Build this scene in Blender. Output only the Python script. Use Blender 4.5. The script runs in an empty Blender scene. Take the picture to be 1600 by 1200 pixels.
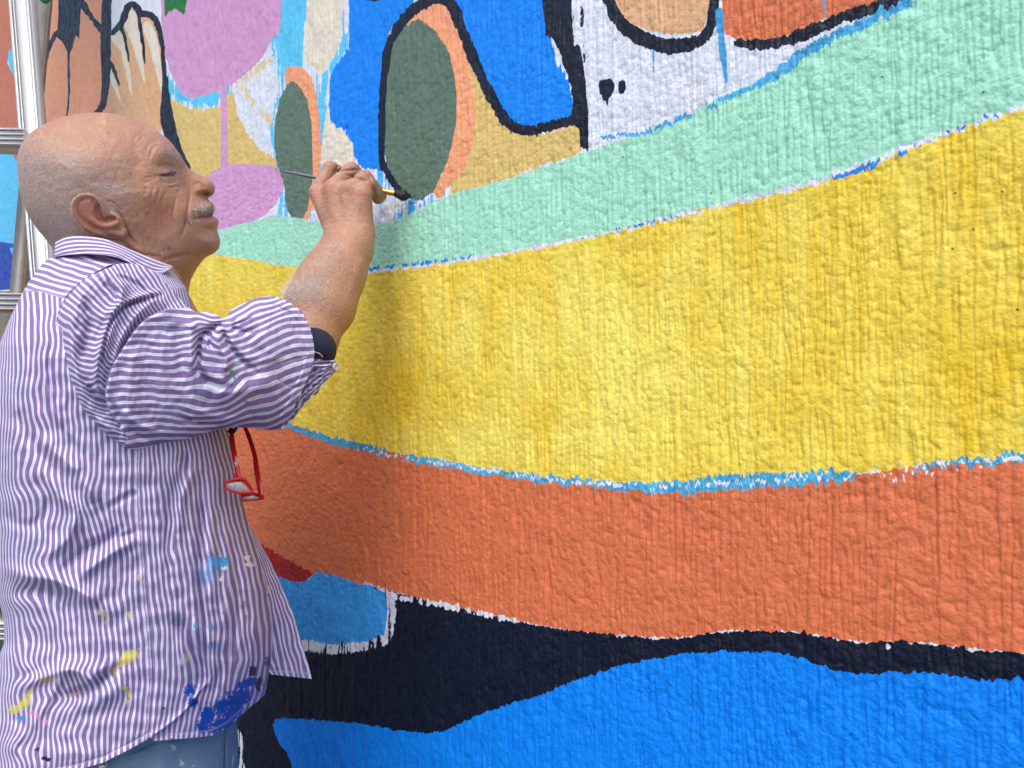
import bpy, math, random
import numpy as np
from mathutils import Vector
random.seed(7); rng = np.random.default_rng(7)
C = bpy.context.scene.collection
# ------------------------------------------------------------------ camera, sky, sun, exposure
scene = bpy.context.scene
F = 1200.0                      # focal length in pixels of the 1600 px wide photograph
CZ = 1.25                       # camera height
cam_d = bpy.data.cameras.new('camera'); cam = bpy.data.objects.new('camera', cam_d); C.objects.link(cam)
cam.location = (0, 0, CZ); cam.rotation_euler = (math.radians(90), 0, 0)
cam_d.sensor_width = 36; cam_d.lens = 36*F/1600; cam_d.clip_start = 0.02; cam_d.clip_end = 500
scene.camera = cam
SUN_EL, SUN_AZ = math.radians(58), math.radians(192)     # azimuth clockwise from +Y: behind the camera, a little left
world = bpy.data.worlds.new('World'); scene.world = world; world.use_nodes = True
wn = world.node_tree.nodes; wl = world.node_tree.links
sky = wn.new('ShaderNodeTexSky'); sky.sky_type = 'NISHITA'; sky.sun_disc = False
sky.sun_elevation = SUN_EL; sky.sun_rotation = SUN_AZ; sky.dust_density = 2.5; sky.air_density = 1.0
wl.new(sky.outputs[0], wn['Background'].inputs[0]); wn['Background'].inputs[1].default_value = 0.15
sun_d = bpy.data.lights.new('sun', 'SUN'); sun = bpy.data.objects.new('sun', sun_d); C.objects.link(sun)
sun_d.energy = 1.15; sun_d.angle = math.radians(62); sun_d.color = (1.0, 0.93, 0.84)
sdir = Vector((math.sin(SUN_AZ)*math.cos(SUN_EL), math.cos(SUN_AZ)*math.cos(SUN_EL), math.sin(SUN_EL)))
sun.rotation_euler = sdir.to_track_quat('Z', 'Y').to_euler(); sun.location = (-3, -4, 6)
scene.view_settings.view_transform = 'Standard'; scene.view_settings.look = 'None'
scene.view_settings.exposure = 0.78; scene.view_settings.gamma = 1
scene.view_settings.use_curve_mapping = False

# ------------------------------------------------------------------ helpers
def srgb(r, g, b):
    f = lambda c: (c/255/12.92) if c/255 <= .04045 else ((c/255+.055)/1.055)**2.4
    return (f(r), f(g), f(b), 1.0)
def mesh_np(name, verts, quads, mat=None, parent=None, smooth=True, attrs=None, tris=None):
    me = bpy.data.meshes.new(name)
    verts = np.asarray(verts, np.float32); nv = len(verts)
    quads = np.asarray(quads, np.int32).reshape(-1, 4); nq = len(quads)
    tris = np.zeros((0, 3), np.int32) if tris is None else np.asarray(tris, np.int32).reshape(-1, 3); nt = len(tris)
    me.vertices.add(nv); me.vertices.foreach_set('co', verts.ravel())
    me.loops.add(nq*4+nt*3); me.loops.foreach_set('vertex_index', np.concatenate([quads.ravel(), tris.ravel()]).astype(np.int32))
    me.polygons.add(nq+nt)
    me.polygons.foreach_set('loop_start', np.concatenate([np.arange(nq)*4, nq*4+np.arange(nt)*3]).astype(np.int32))
    me.update(calc_edges=True)
    if smooth: me.polygons.foreach_set('use_smooth', np.ones(nq+nt, bool))
    for k, a in (attrs or {}).items():
        a = np.asarray(a, np.float32)
        if a.ndim == 1: t = me.attributes.new(k, 'FLOAT', 'POINT'); t.data.foreach_set('value', a)
        elif a.shape[1] == 3: t = me.attributes.new(k, 'FLOAT_VECTOR', 'POINT'); t.data.foreach_set('vector', a.ravel())
        else: t = me.attributes.new(k, 'FLOAT_COLOR', 'POINT'); t.data.foreach_set('color', a.ravel())
    me.validate()
    o = bpy.data.objects.new(name, me); C.objects.link(o)
    if mat: me.materials.append(mat)
    if parent: o.parent = parent
    return o
def empty(name, label, cat, loc=(0, 0, 0), group=None):
    o = bpy.data.objects.new(name, None); C.objects.link(o); o.location = loc
    o['label'] = label; o['category'] = cat
    if group: o['group'] = group
    o.empty_display_size = .1
    return o
def rel(o, root):              # keep world geometry while parented to an empty that stands elsewhere
    o.parent = root; o.matrix_parent_inverse = root.matrix_basis.inverted()
    return o
def gridq(nr, nc, wrap=False, flip=False, base=0):
    r = np.arange(nr-1)[:, None]; c = np.arange(nc if wrap else nc-1)[None, :]; c2 = (c+1) % nc
    q = np.stack([r*nc+c, r*nc+c2, (r+1)*nc+c2, (r+1)*nc+c], -1).reshape(-1, 4)
    if flip: q = q[:, ::-1]
    return q+base
def join(parts):               # [(verts, quads)] -> one
    V = []; Q = []; n = 0
    for v, q in parts:
        V.append(np.asarray(v)); Q.append(np.asarray(q).reshape(-1, 4)+n); n += len(v)
    return np.concatenate(V), np.concatenate(Q)
def P3(px, py, d):             # a traced point put at its own distance d
    px = np.asarray(px, float); py = np.asarray(py, float)
    return np.stack(np.broadcast_arrays((px-800)/F*d, d+0*px, CZ+(600-py)/F*d), -1)
def pix(V):
    return np.stack([800+F*V[:, 0]/V[:, 1], 600-F*(V[:, 2]-CZ)/V[:, 1]], -1)
def sstep(a, b, x):
    t = np.clip((x-a)/(b-a), 0, 1); return t*t*(3-2*t)
_perm = np.random.default_rng(3).permutation(4096)
def pnoise(x, y, seed=0):
    x = np.asarray(x, np.float64); y = np.asarray(y, np.float64)
    xi = np.floor(x).astype(np.int64); yi = np.floor(y).astype(np.int64); xf = x-xi; yf = y-yi
    def g(ix, iy, dx, dy):
        h = _perm[(_perm[(ix+seed*131) & 4095]+iy) & 4095]*(2*np.pi/4096)
        return np.cos(h)*dx+np.sin(h)*dy
    u = xf*xf*xf*(xf*(xf*6-15)+10); v = yf*yf*yf*(yf*(yf*6-15)+10)
    a = g(xi, yi, xf, yf); b = g(xi+1, yi, xf-1, yf); c = g(xi, yi+1, xf, yf-1); d = g(xi+1, yi+1, xf-1, yf-1)
    return ((a*(1-u)+b*u)*(1-v)+(c*(1-u)+d*u)*v)*1.5
def fbm(x, y, o=3, seed=0):
    s = 0; a = 1
    for k in range(o): s = s+a*pnoise(x*2**k, y*2**k, seed+k); a *= .5
    return s
def worley(x, y, seed=0):       # distance to the nearest of scattered points, in cells
    xi = np.floor(x).astype(np.int64); yi = np.floor(y).astype(np.int64); best = np.full(np.shape(x), 9.0); second = best.copy()
    for i in (-1, 0, 1):
        for j in (-1, 0, 1):
            h = _perm[(_perm[(xi+i+seed*37) & 4095]+yi+j) & 4095]; a = (h % 64)/64; b = (h//64)/64
            d = np.sqrt((xi+i+a-x)**2+(yi+j+b-y)**2); second = np.minimum(second, np.maximum(d, best)); best = np.minimum(best, d)
    return best, second
def crom(pts, n=5, closed=True):
    p = np.asarray(pts, float); m = len(p); out = []
    for i in range(m if closed else m-1):
        if closed: a, b, c, d = p[(i-1) % m], p[i], p[(i+1) % m], p[(i+2) % m]
        else: a, b, c, d = p[max(i-1, 0)], p[i], p[i+1], p[min(i+2, m-1)]
        for k in range(n):
            t = k/n
            out.append(.5*((2*b)+(-a+c)*t+(2*a-5*b+4*c-d)*t*t+(-a+3*b-3*c+d)*t**3))
    if not closed: out.append(p[-1])
    return np.array(out)
def seg_d(X, Y, pts, closed=False, rad=None):
    """distance to polyline; returns dist (minus radius), parameter, signed side"""
    pts = np.asarray(pts, float); n = len(pts); best = np.full(X.shape, 1e9); tt = np.zeros(X.shape); side = np.zeros(X.shape)
    m = n if closed else n-1
    for i in range(m):
        a = pts[i]; b = pts[(i+1) % n]; e = b-a; L = e@e+1e-12
        t = np.clip(((X-a[0])*e[0]+(Y-a[1])*e[1])/L, 0, 1)
        dx = X-a[0]-t*e[0]; dy = Y-a[1]-t*e[1]; d = np.sqrt(dx*dx+dy*dy)
        if rad is not None: d = d-(rad[i]*(1-t)+rad[(i+1) % n]*t)
        k = d < best
        best[k] = d[k]; tt[k] = (i+t[k])/m; side[k] = np.sign(e[0]*dy[k]-e[1]*dx[k])
    return best, tt, side
def poly_sdf(X, Y, pts):       # positive inside
    d, _, _ = seg_d(X, Y, pts, True); ins = np.zeros(X.shape, bool); n = len(pts)
    for i in range(n):
        x1, y1 = pts[i]; x2, y2 = pts[(i+1) % n]
        if y1 == y2: continue
        c = ((y1 > Y) != (y2 > Y)) & (X < (x2-x1)*(Y-y1)/(y2-y1)+x1); ins ^= c
    return np.where(ins, d, -d)
def rbf(ctrl, vals, X, Y, sm=1e-4):
    c = np.asarray(ctrl, float)/100; v = np.asarray(vals, float); n = len(c)
    def k(r2): return .5*r2*np.log(r2+1e-12)
    D = ((c[:, None]-c[None])**2).sum(-1)
    A = np.zeros((n+3, n+3)); A[:n, :n] = k(D)+sm*np.eye(n); A[:n, n] = 1; A[:n, n+1:] = c; A[n, :n] = 1; A[n+1:, :n] = c.T
    w = np.linalg.solve(A, np.concatenate([v, np.zeros(3)]))
    x = X/100; y = Y/100; out = w[n]+w[n+1]*x+w[n+2]*y
    for i in range(n): out = out+w[i]*k((x-c[i, 0])**2+(y-c[i, 1])**2)
    return out
def surfnet(Fd, org, h):
    s = Fd > 0; nx, ny, nz = Fd.shape
    cnt = np.zeros((nx-1, ny-1, nz-1), np.int8); offs = [(i, j, k) for i in (0, 1) for j in (0, 1) for k in (0, 1)]
    for (i, j, k) in offs: cnt += s[i:nx-1+i, j:ny-1+j, k:nz-1+k]
    I, J, K = np.nonzero((cnt > 0) & (cnt < 8)); vid = np.full(cnt.shape, -1, np.int32); vid[I, J, K] = np.arange(len(I))
    val = {o: Fd[I+o[0], J+o[1], K+o[2]] for o in offs}
    acc = np.zeros((len(I), 3)); num = np.zeros(len(I))
    for a in offs:
        for ax in range(3):
            if a[ax]: continue
            b = list(a); b[ax] = 1; b = tuple(b); va, vb = val[a], val[b]; m = (va > 0) != (vb > 0)
            t = np.where(m, va/(va-vb+1e-20), 0); p = np.zeros((len(I), 3)); p[:] = a; p[:, ax] += t
            acc[m] += p[m]; num[m] += 1
    V = np.stack([I, J, K], -1)+acc/num[:, None]; Q = []
    for ax in range(3):
        sl0 = [slice(1, -1)]*3; sl1 = [slice(1, -1)]*3; sl0[ax] = slice(0, -1); sl1[ax] = slice(1, None)
        a = s[tuple(sl0)]; b = s[tuple(sl1)]; i = np.stack(np.nonzero(a != b), -1)
        if not len(i): continue
        o = np.ones(3, int); o[ax] = 0; i = i+o; out = s[i[:, 0], i[:, 1], i[:, 2]]
        u, w = [x for x in range(3) if x != ax]; cs = []
        for du, dw in ((-1, -1), (0, -1), (0, 0), (-1, 0)):
            c = i.copy(); c[:, u] += du; c[:, w] += dw; cs.append(vid[c[:, 0], c[:, 1], c[:, 2]])
        q = np.stack(cs, -1); fl = out if ax != 1 else ~out
        q[~fl] = q[~fl][:, ::-1]; Q.append(q)
    return np.asarray(org)+V*h, np.concatenate(Q)
def smooth_mesh(V, Q, it=2, lam=.5):
    E = np.concatenate([Q[:, [0, 1]], Q[:, [1, 2]], Q[:, [2, 3]], Q[:, [3, 0]]])
    for _ in range(it):
        S = np.zeros_like(V); n = np.zeros(len(V))
        for k in range(3):
            S[:, k] = np.bincount(E[:, 0], V[E[:, 1], k], len(V))+np.bincount(E[:, 1], V[E[:, 0], k], len(V))
        n = np.bincount(E[:, 0], minlength=len(V))+np.bincount(E[:, 1], minlength=len(V))
        V = V+lam*(S/np.maximum(n, 1)[:, None]-V)
    return V
def vnormals(V, Q):
    n = np.cross(V[Q[:, 2]]-V[Q[:, 0]], V[Q[:, 3]]-V[Q[:, 1]]); N = np.zeros_like(V)
    for k in range(3):
        for j in range(4): N[:, k] += np.bincount(Q[:, j], n[:, k], len(V))
    return N/(np.linalg.norm(N, axis=1, keepdims=True)+1e-12)
def smax(a, b, k):             # smooth union for fields positive inside
    h = np.clip(.5+.5*(a-b)/k, 0, 1); return b*(1-h)+a*h+k*h*(1-h)
# node helper
class NT:
    def __init__(s, name):
        s.m = bpy.data.materials.new(name); s.m.use_nodes = True; s.t = s.m.node_tree; s.n = s.t.nodes; s.b = s.n['Principled BSDF']
    def new(s, t, **k):
        n = s.n.new(t)
        for a, v in k.items(): setattr(n, a, v)
        return n
    def link(s, a, b): s.t.links.new(a, b)
    def attr(s, name, out='Fac'):
        n = s.new('ShaderNodeAttribute', attribute_name=name); return n.outputs[out]
    def math(s, op, a, b=None, c=None, clamp=False):
        n = s.new('ShaderNodeMath', operation=op, use_clamp=clamp)
        for i, v in enumerate((a, b, c)):
            if v is None: continue
            if isinstance(v, (int, float)): n.inputs[i].default_value = v
            else: s.link(v, n.inputs[i])
        return n.outputs[0]
    def maprange(s, v, a, b, c=0, d=1, smooth=True):
        n = s.new('ShaderNodeMapRange'); n.interpolation_type = 'SMOOTHSTEP' if smooth else 'LINEAR'
        s.link(v, n.inputs[0])
        for i, x in zip((1, 2, 3, 4), (a, b, c, d)): n.inputs[i].default_value = x
        return n.outputs[0]
    def mix(s, f, a, b, mode='MIX'):
        n = s.new('ShaderNodeMix', data_type='RGBA', blend_type=mode); n.clamp_factor = True
        for inp, v in ((n.inputs[0], f), (n.inputs[6], a), (n.inputs[7], b)):
            if isinstance(v, (int, float)): inp.default_value = v
            elif isinstance(v, tuple): inp.default_value = v
            else: s.link(v, inp)
        return n.outputs[2]
    def coord(s, scale=(1, 1, 1), out='Object'):
        t = s.new('ShaderNodeTexCoord'); m = s.new('ShaderNodeMapping'); s.link(t.outputs[out], m.inputs[0]); m.inputs[3].default_value = scale
        return m.outputs[0]
    def noise(s, vec, scale, detail=3, rough=.5, out='Fac'):
        n = s.new('ShaderNodeTexNoise'); s.link(vec, n.inputs['Vector']); n.inputs['Scale'].default_value = scale
        n.inputs['Detail'].default_value = detail; n.inputs['Roughness'].default_value = rough; return n.outputs[out]
    def bump(s, h, dist, strength=1, chain=None):
        n = s.new('ShaderNodeBump'); s.link(h, n.inputs['Height']); n.inputs['Distance'].default_value = dist; n.inputs['Strength'].default_value = strength
        if chain: s.link(chain, n.inputs['Normal'])
        return n.outputs[0]
    def set(s, **k):
        for a, v in k.items():
            i = s.b.inputs[a.replace('_', ' ')]
            if isinstance(v, (int, float, tuple, list)): i.default_value = v
            else: s.link(v, i)
        return s.m
def simple(name, col, rough=.5, metal=0, scale=60, var=.15, bump=.0004):
    t = NT(name); c = t.coord(); n = t.noise(c, scale, 4)
    dark = tuple(x*(1-var) for x in col[:3])+(1,); lite = tuple(min(1, x*(1+var)) for x in col[:3])+(1,)
    t.set(Base_Color=t.mix(n, dark, lite), Roughness=rough, Metallic=metal)
    if bump: t.set(Normal=t.bump(n, bump))
    return t.m
# ------------------------------------------------------------------ the mural wall
D = 0.69; Nn = np.array([math.sqrt(.5), math.sqrt(.5)]); Ee = np.array([-math.sqrt(.5), math.sqrt(.5)])
def w_uz(pts):                 # traced point -> metres along the wall, height
    p = np.asarray(pts, float); tx = (p[:, 0]-800)/F; d = D/(Nn[0]*(tx+1)); u = Ee[1]*d*(1-tx)
    far_ = p[:, 0] >= 5000            # beyond the picture: metres given directly
    return np.stack([np.where(far_, -(p[:, 0]-5000)/1000, u), np.where(far_, p[:, 1]/1000, CZ+(600-p[:, 1])/F*d)], -1)
def wall_axis():
    # u columns: finer where the wall is near
    out = [-1.0]; 
    while out[-1] < 4.6:
        u = out[-1]; dd = max(.48, (D*Nn[0]+u*Ee[1]))      # distance of that column from the lens
        out.append(u+max(.0010, dd*dd/(D*F)*1.55 if u > -.02 else .012))
    return np.array(out)
U = wall_axis()
zc = [0.0]
while zc[-1] < 3.5:
    z = zc[-1]; a = abs(z-CZ); zc.append(z+(.00105 if a < .33 else min(.0105, .00105+(a-.33)*.0085)))
Z = np.array(zc)
UU, ZZ = np.meshgrid(U, Z); ud = UU.ravel(); zd = ZZ.ravel()
print('wall grid', len(U), len(Z), len(ud))
# stucco relief: lumps dragged downwards, with narrow vertical runs between them
wx = ud+.0012*pnoise(ud/.02, zd/.03, 5)
l1 = pnoise(wx/.0085, zd/.0095, 1); l2 = pnoise(wx/.0042, zd/.0055, 2); l3 = pnoise(wx/.021, zd/.034, 3)
st = pnoise(wx/.0058+.4*pnoise(ud/.05, zd/.05, 8), zd/.085, 4); st2 = pnoise(wx/.013, zd/.16, 6)
gate = sstep(-.15, .45, pnoise(ud/.05, zd/.07, 7)+.15)
groove = -np.exp(-(np.abs(st)/.10)**1.5)*gate
groove2 = -np.exp(-(np.abs(st2)/.05)**1.5)*sstep(-.1, .4, pnoise(ud/.08, zd/.09, 9))
wa, wb = worley(wx/.0074+.35*l2, zd/.0088+.35*l3, 2); wc, _ = worley(wx/.0047+.2*l1, zd/.0056, 5)
amt = .55+.45*sstep(-.5, .5, l3)
blob = 1.15*amt*np.clip(1-1.25*wa*wa, -.2, 1)+.42*np.clip(1-1.4*wc*wc, -.2, 1)+.16*l1+.22*l3
rough_far = 1.0
rb = pnoise(wx/.0105, zd/.30, 12); rb2 = pnoise(wx/.0052, zd/.14, 13); rib = -np.exp(-(np.abs(rb)/.085)**1.3)*sstep(-.35, .25, pnoise(ud/.04, zd/.05, 14)); rib2 = -np.exp(-(np.abs(rb2)/.16)**1.3)*sstep(-.2, .4, pnoise(ud/.02, zd/.03, 15))
relief = (.00112*blob+.0008*groove+.0017*groove2+.0019*rib+.0014*rib2+.0007*rb2+.0006*rb+.0035*pnoise(ud/.35, zd/.5, 11))*rough_far
pos = np.stack([Nn[0]*(D-relief)+Ee[0]*ud, Nn[1]*(D-relief)+Ee[1]*ud, zd], -1)
# ragged brush edges follow the runs in the stucco
rag = .5*pnoise(ud/.0035, zd/.030, 21)+.35*pnoise(ud/.0095, zd/.05, 22)+.25*l1+.3*pnoise(ud/.03, zd/.03, 23)
rag2 = pnoise(ud/.0045, zd/.09, 25)+.6*pnoise(ud/.012, zd/.05, 26)+.3*l2
layers = []
cpx = pix(np.stack([Nn[0]*D+Ee[0]*ud, np.maximum(Nn[1]*D+Ee[1]*ud, .2), zd], -1)); cx_, cy_ = cpx[:, 0], cpx[:, 1]; cd_ = np.maximum(Nn[1]*D+Ee[1]*ud, .2)/F
tooth = [pnoise(ud/.0019, zd/.16, 200+i)+.8*pnoise(ud/.0052, zd/.20, 210+i)+.5*pnoise(ud/.016, zd/.2, 220+i) for i in range(3)]
tooth = [q_*(.35+1.3*np.abs(pnoise(ud/.045, zd/.06, 230+i))+.25*(pnoise(ud/.011, zd/.1, 240+i) > .2)) for i, q_ in enumerate(tooth)]
def lay(col, polys=(), strokes=(), amp=.0028, fuzz=0.0, var=.10, curve=4, gate=None, sub=(), teeth=.0020):
    zt_ = zd+teeth*tooth[len(layers) % 3]
    f = np.full(len(ud), -.06)
    def region(uz, mrg):
        lo = uz.min(0)-mrg; hi = uz.max(0)+mrg
        return np.nonzero((ud > lo[0]) & (ud < hi[0]) & (zd > lo[1]) & (zd < hi[1]))[0]
    for p in polys:
        pc = np.asarray(p, float); uz = w_uz(np.stack([np.maximum(pc[:, 0], -210), pc[:, 1]], -1)); uz = crom(uz, curve) if curve else uz; k = region(uz, .06)
        f[k] = np.maximum(f[k], np.maximum(poly_sdf(ud[k], zt_[k], uz), -.06))
    for pts, w in strokes:
        a = np.asarray(pts, float); ws = np.interp(np.linspace(0, 1, (len(a)-1)*5+1), np.linspace(0, 1, len(np.atleast_1d(w))) if np.ndim(w) else [0, 1], w if np.ndim(w) else [w, w])
        pc = crom(a, 5, False); uz = w_uz(pc); dd = D/(Nn[0]*((pc[:, 0]-800)/F+1)); k = region(uz, .06)
        d, _, _ = seg_d(cx_[k], cy_[k]-(zt_[k]-zd[k])/cd_[k], pc, False, rad=ws)
        f[k] = np.maximum(f[k], np.maximum(-d*cd_[k], -.06))
    for p in sub:
        uz = w_uz(crom(p, 4)); k = region(uz, .06); f[k] = np.minimum(f[k], -poly_sdf(ud[k], zd[k], uz))
    f = f+amp*rag+fuzz*rag2
    if gate is not None: f = np.minimum(f, gate)
    layers.append((col, f, var))
mint_top = [(330,365),(400,345),(440,337),(500,349),(560,351),(600,349),(645,333),(680,314),(720,300),(800,278),(860,256),(920,236),(990,212),(1060,186),(1130,151),(1200,116),(1260,85),(1310,52),(1360,26),(1410,4),(1480,-280),(1600,-110),(1700,-190),(5200,1720),(6000,1840),(6500,1850)]
mint_bot = [(6500,1560),(6000,1555),(5200,1500),(1700,128),(1600,164),(1560,182),(1500,200),(1440,221),(1380,246),(1300,275),(1220,300),(1130,318),(1060,335),(1000,350),(930,367),(830,386),(760,400),(690,409),(580,421),(500,419),(440,415),(400,407),(345,399),(300,390)]
yel_bot = [(250,520),(330,600),(450,660),(480,671),(520,686),(600,703),(700,723),(780,736),(850,748),(950,758),(1050,761),(1100,758),(1200,749),(1300,743),(1400,734),(1450,725),(1500,722),(1560,722),(1600,713),(1700,700),(5200,1215),(6000,1240),(6500,1240)]
or_bot = [(6500,1060),(6000,1060),(5200,1045),(1700,1036),(1600,1020),(1560,1018),(1500,1010),(1420,1003),(1330,1001),(1260,990),(1180,985),(1120,988),(1060,997),(1000,995),(900,985),(780,965),(680,941),(600,921),(520,905),(480,893),(440,874),(410,860),(380,845),(300,806)]
WHITE = srgb(218,223,234); LBLUE = srgb(70,170,240); BLUE = srgb(0,130,236); NAVY = srgb(7,17,40); MINT = srgb(162,222,194); YEL = srgb(234,205,66)
ORG = srgb(213,115,74); MAUVE = srgb(206,152,196); MUST = srgb(216,187,112); PEACH = srgb(236,160,116); TAN = srgb(216,170,126); GREEN = srgb(92,116,98)
CREAM = srgb(224,214,196); RED = srgb(170,34,28); TERRA = srgb(196,112,72); SKYB = srgb(90,196,240); ROYAL = srgb(8,58,170)
flow = pnoise(ud/.02, zd/.03, 31)
# light blue sketch wash over the white ground
lay(SKYB, [[(430,-30),(480,-30),(478,60),(470,110),(440,120),(425,60)],[(236,120),(262,150),(300,168),(345,160),(366,135),(350,128),(300,150),(262,120)]], amp=.006, fuzz=.022, var=.2)
lay(LBLUE, [[(500,262),(560,256),(600,262),(640,300),(690,290),(722,298),(650,335),(600,352),(470,352)]], amp=.008, fuzz=.02, gate=rag2*.010-.002)
lay(SKYB, strokes=[([(508,120),(504,200),(506,262)],[7,8,6]),([(428,270),(440,300),(446,340)],[8,7,7]),([(530,10),(540,60),(520,110)],[5,6,5]),([(420,250),(432,262),(436,240),(425,200),(436,150),(446,112)],[5,5,4,3,3,4])], amp=.004, fuzz=.012)
lay(srgb(222,200,140), strokes=[([(362,140),(400,110),(420,95)],[3,4,3]),([(372,130),(400,165),(424,190)],[3,4,4])], amp=.004, fuzz=.006, gate=rag2*.012+.002)
lay(TAN, [[(935,-280),(955,5),(985,35),(1020,50),(1060,54),(1095,48),(1108,20),(1112,-40)],[(165,110),(170,60),(190,38),(205,14),(218,16),(240,30),(250,60),(257,130),(262,175),(254,202),(200,230),(160,200)]], amp=.002)
lay(ORG, [[(1128,-280),(1130,20),(1142,58),(1180,64),(1240,54),(1290,32),(1370,8),(1410,-20),(1410,-300)]])
lay(MUST, [[(258,158),(300,170),(345,166),(364,140),(372,182),(400,226),(427,246),(425,262),(355,264),(330,276),(305,292),(268,250)],[(733,95),(765,150),(795,190),(825,208),(860,206),(905,186),(908,234),(850,258),(800,276),(750,294),(718,306),(700,290),(720,200)]], amp=.004, fuzz=.004, curve=3)
lay(MAUVE, [[(252,20),(256,-30),(300,-280),(446,-280),(440,20),(426,60),(408,92),(382,117),(350,138),(310,152),(290,150),(275,130),(262,100),(255,60)],[(325,275),(350,259),(380,256),(420,259),(438,266),(444,286),(436,310),(415,335),(385,352),(345,364),(260,380),(180,370),(180,280),(290,290)]], strokes=[([(349,140),(351,200),(352,262)],[5,5.5,6])], amp=.003)
lay(srgb(24,112,52), [[(254,-280),(296,-280),(292,2),(276,12),(264,16),(257,5)]], amp=.004, fuzz=.006)
lay(CREAM, [[(485,-20),(535,-20),(537,30),(530,70),(520,95),(505,116),(490,106),(476,90),(478,50)],[(515,170),(530,195),(548,220),(556,262),(505,266),(508,200)]], amp=.003)
lay(BLUE, [[(556,-300),(548,40),(544,78),(522,112),(514,150),(520,190),(548,214),(560,256),(598,262),(606,200),(612,90),(645,20),(690,-300)],[(700,-300),(842,-300),(862,60),(882,110),(895,184),(850,198),(815,204),(790,190),(765,150),(745,100),(715,35)]], amp=.003, fuzz=.004)
lay(PEACH, [[(608,68),(632,34),(662,10),(690,4),(708,25),(720,60),(735,110),(742,170),(741,215),(727,262),(702,292),(684,308),(660,250)],[(446,124),(455,105),(475,108),(490,130),(500,170),(503,220),(501,260),(496,300),(485,335),(474,346),(460,300)],[(55,-300),(170,-300),(168,180),(150,205),(110,215),(58,210)]], amp=.003)
lay(GREEN, [[(660,32),(690,60),(705,90),(712,130),(714,180),(708,225),(695,265),(680,295),(660,313),(640,308),(620,290),(607,260),(601,210),(604,150),(610,90),(622,58),(640,40)],[(455,128),(466,132),(480,155),(488,195),(490,240),(490,280),(484,312),(474,340),(455,338),(446,318),(444,290),(432,250),(428,210),(433,170),(443,140)]], amp=.003)
lay(CREAM, [[(173,55),(183,44),(193,45),(200,78),(206,150),(198,122),(190,82),(180,70)],[(192,30),(203,16),(214,22),(221,68),(226,130),(216,100),(204,60)],[(223,42),(232,34),(242,50),(250,90),(253,147),(244,116),(232,70)],[(172,104),(180,122),(190,164),(181,144),(173,125)]], amp=.0012)
lay(NAVY, [[(88,-300),(130,-300),(125,30),(118,55),(108,84),(97,66),(87,52),(91,10)],[(840,-300),(848,20),(864,62),(884,112),(893,150),(896,188),(906,205),(906,228),(919,230),(918,170),(913,120),(905,70),(893,40),(890,-300)],
    [(936,128),(952,122),(962,134),(954,150),(945,158),(938,145)],[(965,132),(975,126),(979,140),(970,148)]],
    strokes=[([(598,262),(597,210),(602,130),(610,72),(634,30),(662,6),(690,-2),(706,10),(724,50),(745,105),(770,155),(792,190),(820,204),(855,198),(900,186)],[5,6,6,7,8,9,9,9,8,8,8,8,8,8,8]),
    ([(600,255),(612,280),(628,302),(640,308)],[5,6,6,3]),([(560,-12),(585,-6),(600,-12)],[9,9,9]),
    ([(942,-20),(966,30),(1000,58),(1048,73),(1090,66),(1112,36),(1120,-30)],[9,10,12,12,10,8,7]),
    ([(1152,67),(1200,70),(1262,52),(1330,24),(1400,4),(1440,-14)],[6,8,9,9,9,8]),
    ([(178,52),(192,36),(203,10),(213,9),(220,20),(240,27),(252,62),(258,130),(260,178),(272,226),(292,264)],[4,5,5,5,5,5,5,3,6,11,10,8]),
    ([(192,42),(199,72),(202,96)],[3,2,1.2]),([(217,18),(223,65),(227,102)],[3,3,1.2]),([(170,92),(180,112),(187,134)],[3,3,1]),
    ([(168,-30),(166,60),(164,150),(148,182)],[8,9,6,4]),([(88,50),(74,82),(67,140),(70,198)],[3,4,3,4]),([(106,80),(107,140),(104,186)],[2,1.6,1.2]),([(128,5),(140,24),(158,46)],[6,4,5]),([(948,155),(949,168)],[1.2,1])], amp=.0028, curve=3, var=.3)
lay(NAVY, [[(893,20),(908,10),(918,50),(915,90),(905,110),(896,60)]], amp=.004, gate=.6*rag2*.01-.001)
lay(MINT, [mint_top+mint_bot], amp=.0018, curve=3, var=.06)
lay(LBLUE, strokes=[([(940,218),(1010,206),(1080,178)],[2.5,3,3]),([(1105,165),(1180,135),(1240,98)],[3,5,8]),([(1240,92),(1300,60),(1360,32),(1420,6)],[6,8,7,7]),([(1125,20),(1130,80),(1136,130)],[6,6,2]),([(1021,80),(1022,120)],[1.4,1.2]),([(1290,-30),(1289,22),(1290,38)],[3,2.5,1.6])], amp=.0016, teeth=.004, fuzz=.001, gate=rag2*.004+.0030, var=.5)
YL = len(layers); lay(YEL, [mint_bot+[(180,352),(60,366),(20,380),(20,470),(100,500)]+yel_bot], amp=.0018, curve=3, var=.09)
lay(WHITE, strokes=[([(500,420),(580,423),(690,411),(830,388),(1000,352),(1130,320),(1300,277),(1440,222),(1600,165),(1650,148)],[3,3,3,3,3,3,5,5,4,4])], amp=.0012, teeth=.0042, fuzz=.001, gate=rag2*.004+.0022, var=.1)
lay(srgb(40,140,228), strokes=[([(560,422),(690,408),(740,402)],[2,3,2]),([(900,374),(1000,351),(1060,336)],[1,2,1.5]),([(1300,282),(1345,263),(1400,243),(1440,226)],[1.5,4.5,4,1.5]),([(1480,205),(1560,180)],[2.4,2])], amp=.0012, teeth=.0045, fuzz=.001, gate=rag2*.005+.0008, var=.35)
lay(ORG, [[(40,430)]+yel_bot+or_bot+[(100,760),(20,740),(10,560)]], amp=.0022, curve=3, var=.05)
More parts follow.
